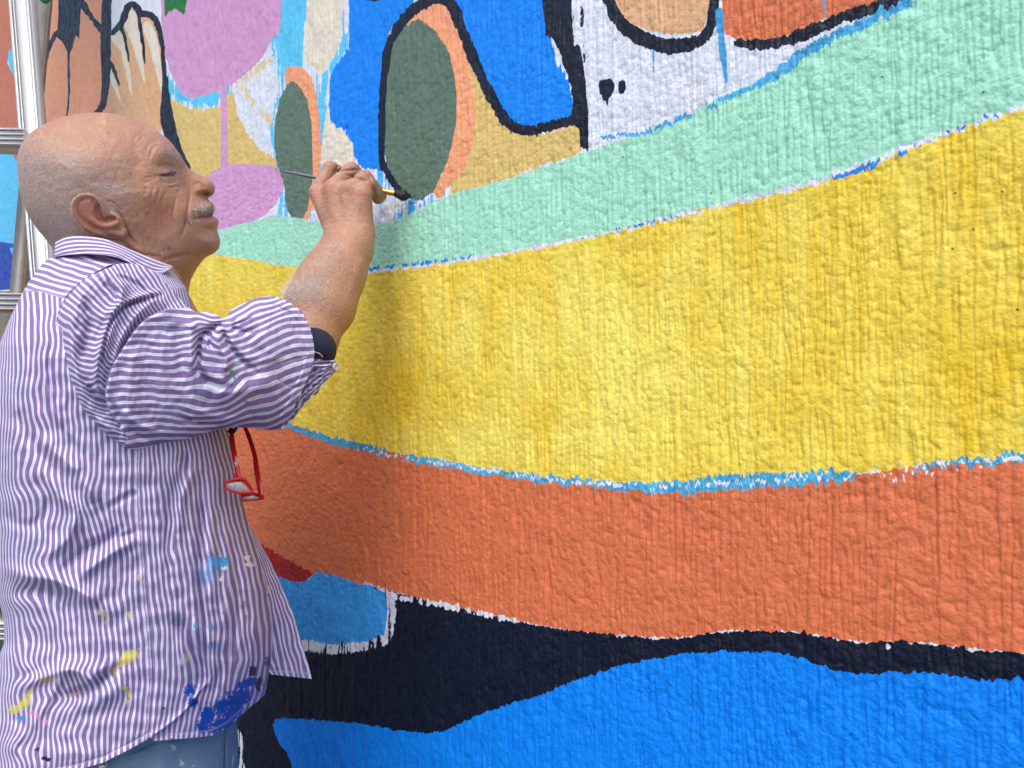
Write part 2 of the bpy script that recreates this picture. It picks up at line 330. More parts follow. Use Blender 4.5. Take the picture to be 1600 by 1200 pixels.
lay(LBLUE, strokes=[([(445,664),(520,688),(600,706)],[3,6,5]),([(640,716),(720,730),(800,742)],[6,5,5]),([(800,742),(950,758),(1060,761),(1140,753),(1300,745),(1340,740)],[5,6,10,12,9,4]),([(1430,732),(1500,722),(1600,714),(1650,708)],[3,5,7,7])], amp=.0015, teeth=.0060, fuzz=.001, gate=rag2*.004+.0042, var=.6)
lay(WHITE, strokes=[([(560,699),(700,726),(950,757),(1100,758),(1300,744),(1600,714)],[1.5,2,2.5,3,2.5,2.5])], amp=.0012, teeth=.0075, fuzz=.001, gate=rag2*.004+.0008, var=.1)
lay(NAVY, [or_bot[::-1]+[(6500,100),(1400,2500),(300,1900),(-150,1500),(-180,700),(20,700)]], amp=.0028, curve=3, var=.2)
lay(WHITE, [[(425,885),(480,900),(500,894),(540,906),(603,921),(618,940),(615,992),(600,1006),(560,1018),(515,1022),(478,1015),(440,1010)]], strokes=[([(560,908),(620,932),(680,943),(770,963),(830,973)],[2.5,4,3,3.5,1.5]),([(1388,1010),(1393,1012)],[1.4,1.4]),([(368,1150),(374,1240)],[9,12])], amp=.004, fuzz=.003, gate=rag2*.02+.006)
lay(srgb(58,160,246), [[(425,885),(480,903),(500,893),(540,906),(592,921),(604,940),(603,980),(590,996),(555,1004),(515,1006),(478,999),(440,1000)]], amp=.0035, fuzz=.0035, var=.25)
lay(RED, [[(380,835),(440,869),(480,890),(488,900),(466,910),(440,902),(390,880)]], amp=.003)
lay(BLUE, [[(430,1124),(500,1125),(560,1130),(620,1140),(662,1145),(700,1140),(740,1120),(800,1098),(850,1085),(900,1062),(960,1042),(1020,1030),(1080,1020),(1150,1018),(1210,1020),(1260,1030),(1310,1049),(1370,1050),(1450,1050),(1500,1058),(1560,1062),(1600,1062),(1700,1084),(5200,1010),(6000,1000),(6500,1000),(6500,200),(6000,200),(1400,2200),(700,1900),(520,1480),(460,1205),(436,1160)]], amp=.003, curve=3, var=.07)
lay(SKYB, [[(-210,226),(10,226),(40,250),(120,262),(200,300),(200,372),(150,352),(90,420),(-210,470)],[(11,78),(25,70),(40,110),(40,130),(24,120),(14,100)]], amp=.003)
lay(TERRA, [[(-210,-120),(20,-120),(30,60),(14,80),(12,98),(24,125),(40,140),(40,258),(25,250),(10,228),(-210,226)]], amp=.002, curve=0)
lay(YEL, [[(74,372),(150,372),(150,440),(80,425)]], amp=.001)
lay(ROYAL, [[(-210,372),(0,378),(14,388),(22,408),(24,452),(-210,452)]], amp=.002, curve=2)
lay(srgb(128,118,100), [[(-210,455),(70,455),(70,640),(-210,700)]], amp=.002, curve=0)
lay(srgb(62,84,76), [[(-210,800),(90,800),(90,1300),(-210,1300)]], amp=.002, curve=0)
print('layers', len(layers))
# thin and thick coats of paint, laid on by hand
def gg(x, y, a, b): return np.exp(-((cx_-x)/a)**2-((cy_-y)/b)**2)
coat = .42+.30*pnoise(ud/.05, zd/.11, 41)+.22*pnoise(ud/.014, zd/.10, 42)+.10*pnoise(ud/.006, zd/.14, 43)
coat += .55*gg(960,560,170,110)+.35*gg(700,520,60,60)+.35*gg(880,690,260,45)-.45*gg(600,600,70,120)-.45*gg(850,650,30,60)-.12*gg(1400,500,300,200)-.1*gg(1350,300,200,60)
attrs = {'coat': np.clip(coat, 0, 1)}
nl = len(layers)
for g in range((nl+2)//3):
    a = np.full((len(ud), 3), -1.0, np.float32)
    for j in range(3):
        if g*3+j < nl: a[:, j] = layers[g*3+j][1]*100
    attrs['paint%d' % g] = a
t = NT('painted_stucco')
uv = t.coord((1, 1, 1))
mp = t.new('ShaderNodeVectorMath', operation='DOT_PRODUCT')     # metres along the wall
t.link(uv, mp.inputs[0]); mp.inputs[1].default_value = (Ee[0], Ee[1], 0)
sz = t.new('ShaderNodeSeparateXYZ'); t.link(uv, sz.inputs[0])
cb = t.new('ShaderNodeCombineXYZ'); t.link(mp.outputs['Value'], cb.inputs[0]); t.link(t.math('MULTIPLY', sz.outputs[2], .07), cb.inputs[1])
streak = t.noise(cb.outputs[0], 160, 3); streak2 = t.noise(cb.outputs[0], 420, 2)
cb2 = t.new('ShaderNodeCombineXYZ'); t.link(mp.outputs['Value'], cb2.inputs[0]); t.link(sz.outputs[2], cb2.inputs[1])
fine = t.noise(cb2.outputs[0], 420, 4, .6); mid = t.noise(cb2.outputs[0], 9, 4, .6); med = t.noise(cb2.outputs[0], 60, 3)
jit = t.math('MULTIPLY_ADD', fine, .16, -.08)
jit = t.math('ADD', jit, t.math('MULTIPLY_ADD', streak2, .12, -.06))
wash = t.math('ADD', t.math('ADD', t.math('MULTIPLY', streak, .30), t.math('MULTIPLY', mid, .15)), t.math('MULTIPLY', t.attr('coat'), .55))
col = None; base = WHITE
cur = t.mix(wash, tuple(x*.9 for x in WHITE[:3])+(1,), tuple(min(1, x*1.05) for x in WHITE[:3])+(1,))
for i, (c, f, var) in enumerate(layers):
    if i % 3 == 0:
        sp = t.new('ShaderNodeSeparateXYZ'); t.link(t.attr('paint%d' % (i//3), 'Vector'), sp.inputs[0])
    m = t.maprange(t.math('ADD', sp.outputs[i % 3], jit), -.02, .03)
    lo = tuple(x*(1-var) for x in c[:3])+(1,); hi = tuple(min(.95, x*(1+var*.9)+var*.02) for x in c[:3])+(1,)
    if i == YL: lo = srgb(226,190,44); hi = srgb(244,230,112)
    cur = t.mix(m, cur, t.mix(wash if i != YL else t.math('ADD', t.math('MULTIPLY', t.attr('coat'), .85), t.math('MULTIPLY_ADD', streak, .5, -.25)), lo, hi))
# pinholes of bare dark render and small pale specks
vor = t.new('ShaderNodeTexVoronoi'); t.link(cb2.outputs[0], vor.inputs['Vector']); vor.inputs['Scale'].default_value = 55
pin = t.math('MULTIPLY', t.math('LESS_THAN', t.math('ADD', vor.outputs['Distance'], t.math('MULTIPLY', fine, .08)), .10), t.math('GREATER_THAN', t.noise(cb2.outputs[0], 14, 2), .58))
cur = t.mix(t.math('MULTIPLY', pin, .8), cur, (.02, .03, .035, 1))
t.set(Base_Color=cur, Roughness=t.maprange(med, .3, .7, .42, .62))
t.b.inputs['Specular IOR Level'].default_value = .28
grit = t.new('ShaderNodeTexVoronoi'); t.link(cb2.outputs[0], grit.inputs['Vector']); grit.inputs['Scale'].default_value = 330
t.set(Normal=t.bump(fine, .0010, .55, t.bump(streak2, .0008, .4, t.bump(grit.outputs['Distance'], .0008, .4))))
gq = gridq(len(Z), len(U))
# body of the wall behind the rendered face
def wp(u, off, z): return (Nn[0]*(D+off)+Ee[0]*u, Nn[1]*(D+off)+Ee[1]*u, z)
u0, u1 = U[0], U[-1]; zt = Z[-1]
bx = [wp(u, o, z) for o in (.012, .28) for u in (u0, u1) for z in (-.05, zt)]
bq = [(0, 1, 3, 2), (4, 6, 7, 5), (0, 4, 5, 1), (2, 3, 7, 6), (1, 5, 7, 3), (0, 2, 6, 4)]
V = np.concatenate([pos, np.array(bx)]); Q = np.concatenate([gq, np.array(bq)+len(pos)])
for k in attrs: attrs[k] = np.concatenate([attrs[k], np.full((8,)+attrs[k].shape[1:], -10, np.float32)])
wall = mesh_np('mural_wall', V, Q, t.m, attrs=attrs)
wall['label'] = 'rough stucco wall painted with broad bands of mint, yellow, orange, navy and blue'; wall['category'] = 'wall'
cop = np.array([wp(u, o, z) for z in (zt+.002, zt+.08) for o in (-.04, .32) for u in (u0, u1)])
cap = mesh_np('coping', cop, [(0, 1, 3, 2), (4, 6, 7, 5), (0, 4, 5, 1), (2, 3, 7, 6), (0, 2, 6, 4), (1, 5, 7, 3)], simple('concrete', (.35, .34, .32, 1), .85), wall, smooth=False)
# ground
g = NT('asphalt'); gc = g.coord(); gn = g.noise(gc, 180, 5, .7); gm = g.noise(gc, 1.2, 4)
g.set(Base_Color=g.mix(gn, (.035, .035, .036, 1), g.mix(gm, (.07, .068, .065, 1), (.11, .105, .10, 1))), Roughness=.9, Normal=g.bump(gn, .004))
s_ = 60
gr = mesh_np('ground', [(-s_, -s_, 0), (s_, -s_, 0), (s_, s_, 0), (-s_, s_, 0)], [(0, 1, 2, 3)], g.m, smooth=False); gr['kind'] = 'structure'
# ------------------------------------------------------------------ the man: one body, clothes and hair as its parts
K = 1.10; MX, MY = -.456, .89                   # his sagittal plane, seen side on: MX*x + MY*y = K
def mt(px): return MY+MX*(np.asarray(px, float)-800)/F
def plane_d(px, h=0.0): return (K-h)/mt(px)     # distance of the point h metres in front of that plane
person = empty('person', 'bald man with white moustache in purple striped shirt painting the wall', 'person', (-.52, .98, 0))
def mirror_far(V):                              # the other half of a symmetric form
    m = np.array([MX, MY]); s = (V[:, :2]@m-K)/(m@m); W = V.copy(); W[:, :2] -= 2*s[:, None]*m; return W

# ---- head and neck
hc = (185.0, 300.0); d0 = float(plane_d(hc[0]))
O = P3(hc[0], hc[1], d0); lat = O-np.array([0, 0, CZ]); D0 = np.linalg.norm(lat); lat = lat/D0
fw = np.array([-lat[1]*-1, -lat[0], 0.0]); fw /= np.linalg.norm(fw)      # towards the wall, square to the line of sight
upv = np.cross(fw, lat); upv = upv if upv[2] > 0 else -upv
def to_ab(pts):                                  # traced point -> millimetres in the head's own plane
    p = np.asarray(pts, float); r = np.stack([(p[:, 0]-800)/F, np.ones(len(p)), (600-p[:, 1])/F], -1); r = r/(r@lat)[:, None]*D0
    q = r-lat*D0; return np.stack([q@fw, q@upv], -1)*1000
def ab_px(A, B):
    q = (A[..., None]*fw+B[..., None]*upv)/1000+lat*D0
    return 800+F*q[..., 0]/q[..., 1], 600-F*q[..., 2]/q[..., 1]
H = 1.1
Aax = np.arange(-135, 125, H); Bax = np.arange(-190, 112, H); Lax = np.arange(-98, 98+H, H)
AA, BB = np.meshgrid(Aax, Bax, indexing='ij'); PX, PY = ab_px(AA, BB)
head_sil = [(70,372),(56,355),(42,332),(33,305),(28,275),(27,250),(31,230),(41,214),(55,202),(78,190),(105,181),(140,176),(175,177),(212,187),(240,201),(262,217),(274,231),(282,246),(290,259),(296,275),(302,290),(311,303),(320,310),(328,314),(333,320),(334,331),(330,336),(336,339),(341,344),(341,352),(339,359),(342,368),(344,377),(342,388),(334,396),(322,402),(313,412),(305,424),(297,442),(295,470),(300,520),(110,540),(104,470),(92,410),(82,388)]
sil = poly_sdf(AA, BB, to_ab(crom(head_sil, 3)))
Wc = [(130,250,76),(60,260,66),(40,300,60),(90,200,66),(180,200,66),(225,225,63),(262,232,57),(200,280,72),(240,300,69),(255,275,58),(285,262,26),(270,330,57),(296,300,34),(318,330,34),(300,350,46),(325,380,33),(290,385,50),(240,370,63),(200,370,64),(150,330,73),(90,340,62),(120,400,58),(200,430,58),(280,430,50),(200,520,60),(290,500,50),(110,520,58),(330,345,26)]
Wm = rbf([c[:2] for c in Wc], [c[2] for c in Wc], PX, PY, 1e-3)
Rc = [(130,250,74),(40,280,70),(140,180,72),(262,225,52),(285,260,30),(320,315,24),(340,350,20),(342,380,24),(320,402,30),(295,440,48),(290,500,50),(110,500,50),(60,360,55),(240,330,50),(200,400,50)]
Rm = np.clip(rbf([c[:2] for c in Rc], [c[2] for c in Rc], PX, PY, 1e-3), 15, 80)
def gz(cx, cy, rx, ry, a, ang=0):                # a rounded swelling or hollow of the skin
    c, s = math.cos(math.radians(ang)), math.sin(math.radians(ang)); dx = PX-cx; dy = PY-cy
    return a*np.exp(-((dx*c+dy*s)/rx)**2-((-dx*s+dy*c)/ry)**2)
Wd = gz(262,262,15,8,-6,15)+gz(264,238,20,7,3.5,25)+gz(261,270,10,6.5,4.0,8)+gz(243,305,22,14,3.0)+gz(222,252,22,22,-3)+gz(290,285,8,20,-5,-25)
Wd += gz(268,290,13,5,1.6,-10)+gz(285,332,12,20,2.0,10)+gz(322,325,16,9,5.5,-8)+gz(326,345,12,5,3.5)+gz(328,357,10,4,-2.5)+gz(330,380,14,13,4)+gz(255,345,18,25,-3.5)
Wd += gz(215,390,45,9,3.0,20)+gz(235,412,40,8,-3,20)+gz(190,300,16,12,1.5)+gz(250,222,25,5,1.2,35)+gz(236,212,25,4,-1.0,35)+gz(205,395,10,12,-3.5)
def crease(pts, w, a):
    d, tt, _ = seg_d(PX, PY, crom(pts, 4, False)); return -a*np.exp(-(d/w)**2)*np.clip(np.sin(np.pi*np.clip(tt, .02, .98))*1.6, 0, 1)
creases = [([(226,279),(238,276),(250,275)],1.6,.8),([(224,288),(236,281),(248,278)],1.6,.7),([(228,270),(240,273),(249,274)],1.5,.5),
 ([(257,290),(266,293),(278,291),(281,297),(274,303)],1.8,1.3),([(250,281),(258,286),(270,286),(276,282)],1.6,1.0),([(229,291),(227,299),(226,306)],1.8,.7),([(240,292),(238,301),(237,312)],1.8,.8),([(250,294),(246,306),(243,318)],1.8,.8),
 ([(262,296),(256,307),(250,318)],1.8,.8),([(276,306),(272,322),(269,338),(273,358)],2.2,1.2),([(266,320),(262,334),(264,350)],1.8,.7),([(300,289),(297,300),(296,312),(292,336),(289,354),(281,372)],2.4,2.3),([(258,330),(254,345),(257,362)],1.8,.6),
 ([(207,217),(216,210),(225,207)],2,.6),([(214,225),(224,213),(240,210),(256,216)],2,.8),([(228,236),(233,226),(242,221),(256,224)],1.8,.8),([(234,250),(237,236),(244,228),(256,226)],1.7,.9),
 ([(166,314),(175,316),(183,322),(188,331)],1.8,.9),([(176,328),(186,333),(192,343),(196,356),(203,370),(217,388)],2.0,1.6),([(181,372),(194,380),(206,391),(222,398)],2.2,1.6),([(172,322),(181,326)],1.6,.7),
 ([(250,408),(272,402),(296,398),(312,400)],3.2,1.4),([(278,412),(284,424),(284,442)],2.5,1.1),([(262,410),(266,424),(266,440)],2.5,.9),([(228,395),(240,400),(255,402)],2.2,.9),([(289,348),(297,352),(300,362)],1.8,.7),([(320,356),(330,357),(338,356)],2.2,1.0)]
for c in creases: Wd += crease(*c)*1.9
Wd += crease([(246,263),(254,257.5),(264,257.5),(273,263)], 1.7, 1.9)      # fold above the lid
Wd += crease([(251,273.5),(258,274),(266,273),(272.5,270)], 2.3, 5.0)   # the opening between the lids
Wd += crease([(301,342.5),(312,339.5),(322,338),(332,337)], 1.8, 3.6)      # mouth
Wd += .35*fbm(PX/9, PY/9, 3, 50)+.5*pnoise(PX/24, PY/24, 53)
Wf = np.clip(Wm+Wd, 9, 90).astype(np.float32)[:, :, None]; Rf = Rm.astype(np.float32)[:, :, None]
L3 = np.abs(Lax).astype(np.float32)[None, None, :]; mn = np.minimum(Rf, Wf)
Fh = (1-np.sqrt((np.maximum(Rf-sil.astype(np.float32)[:, :, None], 0)/Rf)**2+(L3/Wf)**2))*mn
nose = [(278,240),(286,252),(290,259),(298,265),(308,271),(318,276),(326,279),(332,284),(335,290),(336,297),(333,304),(327,308),(320,310),(308,309),(296,306),(286,290),(278,268)]
ns = poly_sdf(AA, BB, to_ab(crom(nose, 3)))
Wn = rbf([(282,252),(292,262),(306,274),(322,283),(331,293),(325,304),(312,300),(300,302),(292,285)], [12,9,10.5,12,11.5,12,17,16,13], PX, PY, 1e-3)
Wn = np.clip(Wn, 6, 18)+crease([(303,291),(308,286),(316,289),(318,296)], 1.7, 1.6)
Wn += gz(310,300,8,6,1.8)-np.clip(gz(323,303,8.0,3.6,9.5,8), 0, 8)
Rn = 10.0
Wn = Wn.astype(np.float32)[:, :, None]
Fn = (1-np.sqrt((np.maximum(Rn-ns.astype(np.float32)[:, :, None], 0)/Rn)**2+(L3/Wn)**2))*8
Fh = smax(Fh, Fn.astype(np.float32), 4.5)
# ear: a tilted shell with a rolled rim, an inner ridge, a bowl and a lobe
ai = (Aax > -62) & (Aax < 24); bi = (Bax > -68) & (Bax < 6); A2, B2 = AA[np.ix_(ai, bi)], BB[np.ix_(ai, bi)]; PXe, PYe = ab_px(A2, B2)
W2 = (Wm+0*Wd)[np.ix_(ai, bi)]; Le = np.abs(Lax)[None, None, :]
outer = crom([(161,334),(159,322),(154,311),(143,304),(128,303),(117,310),(112,322),(114,335),(121,347),(133,358),(149,366),(165,371),(184,374),(195,373),(200,366),(196,355),(190,344),(178,338),(168,336)], 3)
oab = to_ab(outer); es = poly_sdf(A2, B2, oab)
lift = np.clip((172-PXe)/52, 0, 1.1)*11+np.clip((PYe-345)/30, 0, 1)*np.clip((190-PXe)/40, 0, 1)*3+2.0   # how far the shell stands off the head

ps = (W2+lift)
bowl = poly_sdf(PXe, PYe, crom([(152,316),(158,322),(163,334),(172,339),(182,342),(176,347),(163,348),(153,344),(147,334),(147,322)], 3))
ps = ps-6.5*sstep(-1.5, 4, bowl)
canal = np.exp(-((PXe-171)/8)**2-((PYe-338)/3.5)**2); ps = ps-5*canal
tri = np.exp(-((PXe-147)/4)**2-((PYe-315)/6)**2); ps = ps-3.0*tri
scap, _, _ = seg_d(PXe, PYe, crom([(146,309),(133,310),(123,317),(121,328),(126,339),(138,350),(152,358)], 4, False)); ps = ps-2.6*np.exp(-(scap/3.2)**2)
Fe = np.minimum(1.9-np.abs(Le-ps[:, :, None]), es[:, :, None]*1.0).astype(np.float32)
def tube(pts, rad, lf):
    q = crom(pts, 3, False); ab = to_ab(q); n = len(ab); rr = np.interp(np.linspace(0, 1, n), np.linspace(0, 1, len(rad)), rad); ll = np.interp(np.linspace(0, 1, n), np.linspace(0, 1, len(lf)), lf)
    ii = [(np.abs(Aax[ai]-a).argmin(), np.abs(Bax[bi]-b).argmin()) for a, b in ab]; wv = np.array([W2[i] for i in ii])+ll
    out = np.full(Fe.shape, -50, np.float32)
    for k in range(n-1):
        a = np.array([ab[k, 0], ab[k, 1], wv[k]]); b = np.array([ab[k+1, 0], ab[k+1, 1], wv[k+1]]); e = b-a
        X = A2[:, :, None]-a[0]; Y = B2[:, :, None]-a[1]; Zz = Le-a[2]; tt = np.clip((X*e[0]+Y*e[1]+Zz*e[2])/(e@e+1e-9), 0, 1)
        out = np.maximum(out, ((rr[k]*(1-tt)+rr[k+1]*tt)-np.sqrt((X-tt*e[0])**2+(Y-tt*e[1])**2+(Zz-tt*e[2])**2)).astype(np.float32))
    return out
Fe = smax(Fe, tube([(163,340),(161,330),(158,320),(152,311),(142,306),(129,306),(119,312),(115,322),(117,334),(124,345),(135,355),(150,363),(164,367)], [2.4,2.6,2.8,3.0,3.2,3.2,3.0,2.8], [1,3,6,9,12,13,12,9,7]), 1.2)
Fe = smax(Fe, tube([(136,317),(134,326),(139,338),(149,347),(161,353),(173,352),(182,348)], [2.2,3.0,3.4,3.4,3.6,3.2], [8,9,9.5,9,8,6]), 2.0)
Fe = smax(Fe, tube([(164,360),(178,363),(189,366),(193,362)], [4.6,5.2,5.0,4.2], [5,4.5,3.5,2.5]), 2.5)
Fe = smax(Fe, tube([(176,334),(184,340),(188,347)], [2.6,3.0,2.6], [1.5,2.5,2]), 1.2)
sub = np.ix_(ai, bi, np.ones(len(Lax), bool)); Fh[sub] = smax(Fh[sub], Fe, 1.4)
Vh, Qh = surfnet(Fh, (Aax[0], Bax[0], Lax[0]), H)
del Fh, Fn, Fe
Vh = smooth_mesh(Vh, Qh, 2, .45)
cs = 1-np.abs(Vh[:, 2:3])/1000/D0
Vw = np.array([0, 0, CZ])+lat*D0+(Vh[:, 0:1]*cs*fw+Vh[:, 1:2]*cs*upv+Vh[:, 2:3]*lat)/1000
n_head = len(Vw); print('head', n_head)

# ---- right forearm and hand
def cap_field(G, chains, k=.004):
    X, Y, Zz = G; out = None
    for pts, rad, kk in chains:
        f = None
        for i in range(len(pts)-1):
            a = np.array(pts[i]); b = np.array(pts[i+1]); e = b-a
            tt = np.clip(((X-a[0])*e[0]+(Y-a[1])*e[1]+(Zz-a[2])*e[2])/(e@e+1e-12), 0, 1)
            g = ((rad[i]*(1-tt)+rad[i+1]*tt)-np.sqrt((X-a[0]-tt*e[0])**2+(Y-a[1]-tt*e[1])**2+(Zz-a[2]-tt*e[2])**2)).astype(np.float32)
            f = g if f is None else smax(f, g, kk*.6)
        out = f if out is None else smax(out, f, kk)
    return out
def pt(px, py, d): return tuple(P3(px, py, d))
lo = np.array([-.34, .93, CZ-.02]); hi = np.array([-.17, 1.19, CZ+.345]); h = .0013
ax = [np.arange(lo[i], hi[i], h) for i in range(3)]; G = np.meshgrid(*ax, indexing='ij', sparse=True)
hand = [
 ([pt(478,545,1.0), pt(484,528,1.01), pt(498,480,1.03), pt(508,452,1.04), pt(525,424,1.052), pt(541,395,1.065), pt(545,372,1.075)], [.034,.0370,.0435,.0410,.0365,.0300,.0290], .01),
 ([pt(520,480,1.03), pt(534,430,1.045), pt(556,385,1.06), pt(562,372,1.064)], [.026,.026,.019,.0165], .02),      # ulnar side
 ([pt(478,470,1.03), pt(500,425,1.055), pt(522,385,1.07)], [.020,.020,.017], .02),
 ([pt(530,365,1.080), pt(497,302,1.094)], [.0185,.0125], .012),
 ([pt(542,362,1.078), pt(520,296,1.080)], [.020,.0135], .012),
 ([pt(554,362,1.076), pt(545,298,1.072)], [.020,.0135], .012),
 ([pt(564,362,1.078), pt(567,305,1.070)], [.0175,.0130], .012),
 ([pt(535,345,1.10), pt(535,315,1.105)], [.020,.017], .012),
 ([pt(496,300,1.095), pt(516,263,1.104), pt(545,276,1.135), pt(578,296,1.145)], [.0118,.0104,.0090,.0080], .003),
 ([pt(522,292,1.079), pt(549,265,1.088), pt(580,288,1.115), pt(596,306,1.13)], [.0122,.0106,.0092,.0080], .0035),
 ([pt(548,295,1.070), pt(570,276,1.080), pt(588,296,1.100), pt(594,309,1.118)], [.0118,.0098,.0084,.0076], .004),
 ([pt(566,300,1.070), pt(576,288,1.080), pt(585,300,1.10), pt(590,312,1.110)], [.0110,.0092,.0078,.0068], .005),
 ([pt(520,340,1.11), pt(545,318,1.142), pt(575,304,1.152)], [.0150,.0115,.0095], .006)]
Fa = cap_field(G, hand)
Va, Qa = surfnet(Fa, lo, h); del Fa
Va = smooth_mesh(Va, Qa, 2, .5)
Na = vnormals(Va, Qa)
pa = pix(Va); X, Y = pa[:, 0], pa[:, 1]
def cr(pts, w, a):
    d, tt, _ = seg_d(X, Y, crom(pts, 4, False)); return a*np.exp(-(d/w)**2)*np.clip(np.sin(np.pi*np.clip(tt, .03, .97))*1.5, 0, 1)
dsp = cr([(505,352),(530,346),(560,347),(584,350)],2.2,-.0007)+cr([(512,343),(535,340),(562,341)],2,-.0005)+cr([(510,302),(518,330),(530,350)],5,.0008)+cr([(536,300),(540,330),(545,352)],4.5,.0010)+cr([(560,305),(559,330),(556,350)],4.5,.0008)
dsp += cr([(527,300),(532,325)],5,-.0008)+cr([(550,300),(551,325)],5,-.0008)+cr([(498,345),(518,368),(530,400)],5,.0006)
dsp += cr([(523,268),(536,266),(550,266),(562,265)],1.8,-.0026)+cr([(540,273),(552,276),(566,281),(577,283)],1.8,-.0022)+cr([(562,258),(574,270),(582,286),(586,303),(590,316)],1.9,-.0028)+cr([(530,257),(526,264),(520,272)],1.6,-.0014)
dsp += cr([(510,428),(526,402),(535,385)],7,.0012)+.0003*fbm(X/3.5, Y/3.5, 3, 60)+cr([(545,470),(556,430),(566,400)],6,.0010)
near = (Na[:, 1] < .2)
Va = Va+Na*(dsp*near)[:, None]
print('arm', len(Va))
# ---- the rest of the body, under the clothes
def ring_tube(cs, rx, ry, n=28, dirx=(.89, .46)):
    V = []; dx = np.array([dirx[0], dirx[1], 0]); dy = np.array([-dirx[1], dirx[0], 0]); th = np.linspace(0, 2*np.pi, n, False)
    for c, a, b in zip(cs, rx, ry): V.append(np.array(c)+a*np.cos(th)[:, None]*dx+b*np.sin(th)[:, None]*dy)
    m = len(cs); q = gridq(m, n, wrap=True)
    V.append(np.array([cs[0]])); V.append(np.array([cs[-1]])); c0 = m*n
    e = [(c0, (i+1) % n, i, i) for i in range(n)]+[(c0+1, (m-1)*n+i, (m-1)*n+(i+1) % n, (m-1)*n+(i+1) % n) for i in range(n)]
    return np.concatenate(V), q, np.array([x[:3] for x in e])
def sag(px, z):
    d = float(plane_d(px)); return np.array([(px-800)/F*d, d, z])
core_c = [sag(215, z) for z in (.86, .95, 1.05, 1.15, 1.25, 1.33, 1.38, 1.44)]
cv, cq, ct = ring_tube(core_c, [.10,.105,.11,.11,.10,.08,.055,.04], [.11,.11,.11,.11,.10,.08,.05,.04])
up_c = [P3(170, 560, .93), P3(300, 570, .95), P3(420, 575, .985), P3(492, 570, 1.005)]
V_u = []; 
th = np.linspace(0, 2*np.pi, 20, False)
for c, r in zip(up_c, (.05, .046, .042, .040)): V_u.append(c+r*np.stack([0*th, np.cos(th), np.sin(th)], -1))
V_u = np.concatenate(V_u); q_u = gridq(4, 20, wrap=True)
Vb, Qb = join([(Vw, Qh), (Va, Qa), (cv, cq), (V_u, q_u)])
# skin colour by place: tone, sun spots, redness, grey tint of the cropped hair, shade painted into the hollows
pb = pix(np.maximum(Vb, [-9, .3, -9])); X, Y = pb[:, 0], pb[:, 1]; nh = n_head; ishead = np.arange(len(Vb)) < nh
def ell(cx, cy, rx, ry, ang=0, p=2):
    c, s = math.cos(math.radians(ang)), math.sin(math.radians(ang)); dx = X-cx; dy = Y-cy
    return np.exp(-(((dx*c+dy*s)/rx)**2+((-dx*s+dy*c)/ry)**2)**(p/2))
base = np.array([.425, .220, .132]); col = np.tile(base, (len(Vb), 1))
def tint(m, c, k): 
    global col
    m = np.clip(m*k, 0, 1)[:, None]; col = col*(1-m)+np.array(c)*m
mott = fbm(X/14, Y/14, 4, 70); m2 = fbm(X/5, Y/5, 3, 74)
tint(sstep(-.2, 1.0, mott), (.44, .20, .145), .5); tint(sstep(0, 1, -mott), (.56, .335, .225), .5)
tint(sstep(.25, 1.1, m2), (.38, .175, .12), .35)
red = ell(140,335,36,36)*.55+ell(312,292,14,14)*.5+ell(250,335,32,30)*.35+ell(300,372,22,18)*.25+ell(130,350,26,20,40)*.4+ell(335,346,9,7)*.6
tint(red*ishead, (.50, .17, .125), .75)
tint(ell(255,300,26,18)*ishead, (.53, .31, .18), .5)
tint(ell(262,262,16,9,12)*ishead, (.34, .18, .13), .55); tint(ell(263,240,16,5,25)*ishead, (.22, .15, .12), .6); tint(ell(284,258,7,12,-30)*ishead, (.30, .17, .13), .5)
hairm = np.clip(rbf([(40,260),(60,330),(100,360),(120,290),(90,240),(160,290),(190,296),(60,215),(130,210),(200,240),(230,280),(220,320),(250,350),(150,180),(300,300),(30,230),(150,380),(200,400),(90,390),(100,270)], [.9,1,1,.8,.5,.5,.3,.12,.0,0,0,0,0,0,0,.5,.4,0,1,.8], X, Y, 1e-3), 0, 1)*ishead*(X < 215)
inear = (poly_sdf(X, Y, outer+0.0) > 0)&ishead
hairm = hairm*(~inear)
nz = rng.random(len(Vb))
tint(hairm*(.55+.45*(nz > .5)), (.56, .49, .46), .68)
tint(hairm*(nz > .80), (.20, .14, .12), .5)
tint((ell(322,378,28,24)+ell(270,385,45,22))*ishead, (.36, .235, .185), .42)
for sx, sy, r in [(170,207,1.8),(203,271,2.0),(177,264,1.3),(161,224,1.0),(229,333,1.8),(233,331,1.2),(214,335,1.6),(264,388,3.4),(256,390,2),(180,270,1.2),(217,301,1.3),(245,295,1.0),(190,252,1.1),(222,382,1.4),(247,300,1.2),(272,355,1.2),(520,300,1.2),(540,322,1.0),(556,372,1.1),(533,394,2.0),(512,310,1.1)]:
    tint(ell(sx, sy, r, r), (.15, .06, .04), .85)  # sun spots, and one shadow spot under the jaw painted into the tone
tint(ell(322,303.5,7.0,3.0,8)*ishead, (.10, .03, .02), 1.0)  # nostril shade painted into the skin colour
tint(ell(172,339,9,3.5,15)*ishead, (.20, .07, .05), .6)  # shadow of the ear canal and tragus painted as dark skin
d, _, _ = seg_d(X, Y, np.array([(303,342),(315,339),(332,337)])); tint(np.exp(-(d/1.6)**2)*ishead, (.17, .06, .05), .9)  # shade in the mouth crease painted as a dark line
d, _, _ = seg_d(X, Y, np.array([(314,343.5),(325,342),(338,342)])); tint(np.exp(-(d/2.2)**2)*ishead, (.46, .17, .14), .6)
d, _, _ = seg_d(X, Y, np.array([(250,273.5),(262,274),(273.5,270)])); tint(np.exp(-(d/1.9)**2)*ishead, (.05, .03, .03), 1.0); tint(ell(267.5,272,6.0,3.0,-8)*ishead, (.03, .022, .025), 1.3)  # gap between the lids painted dark as shade, then a dark iris
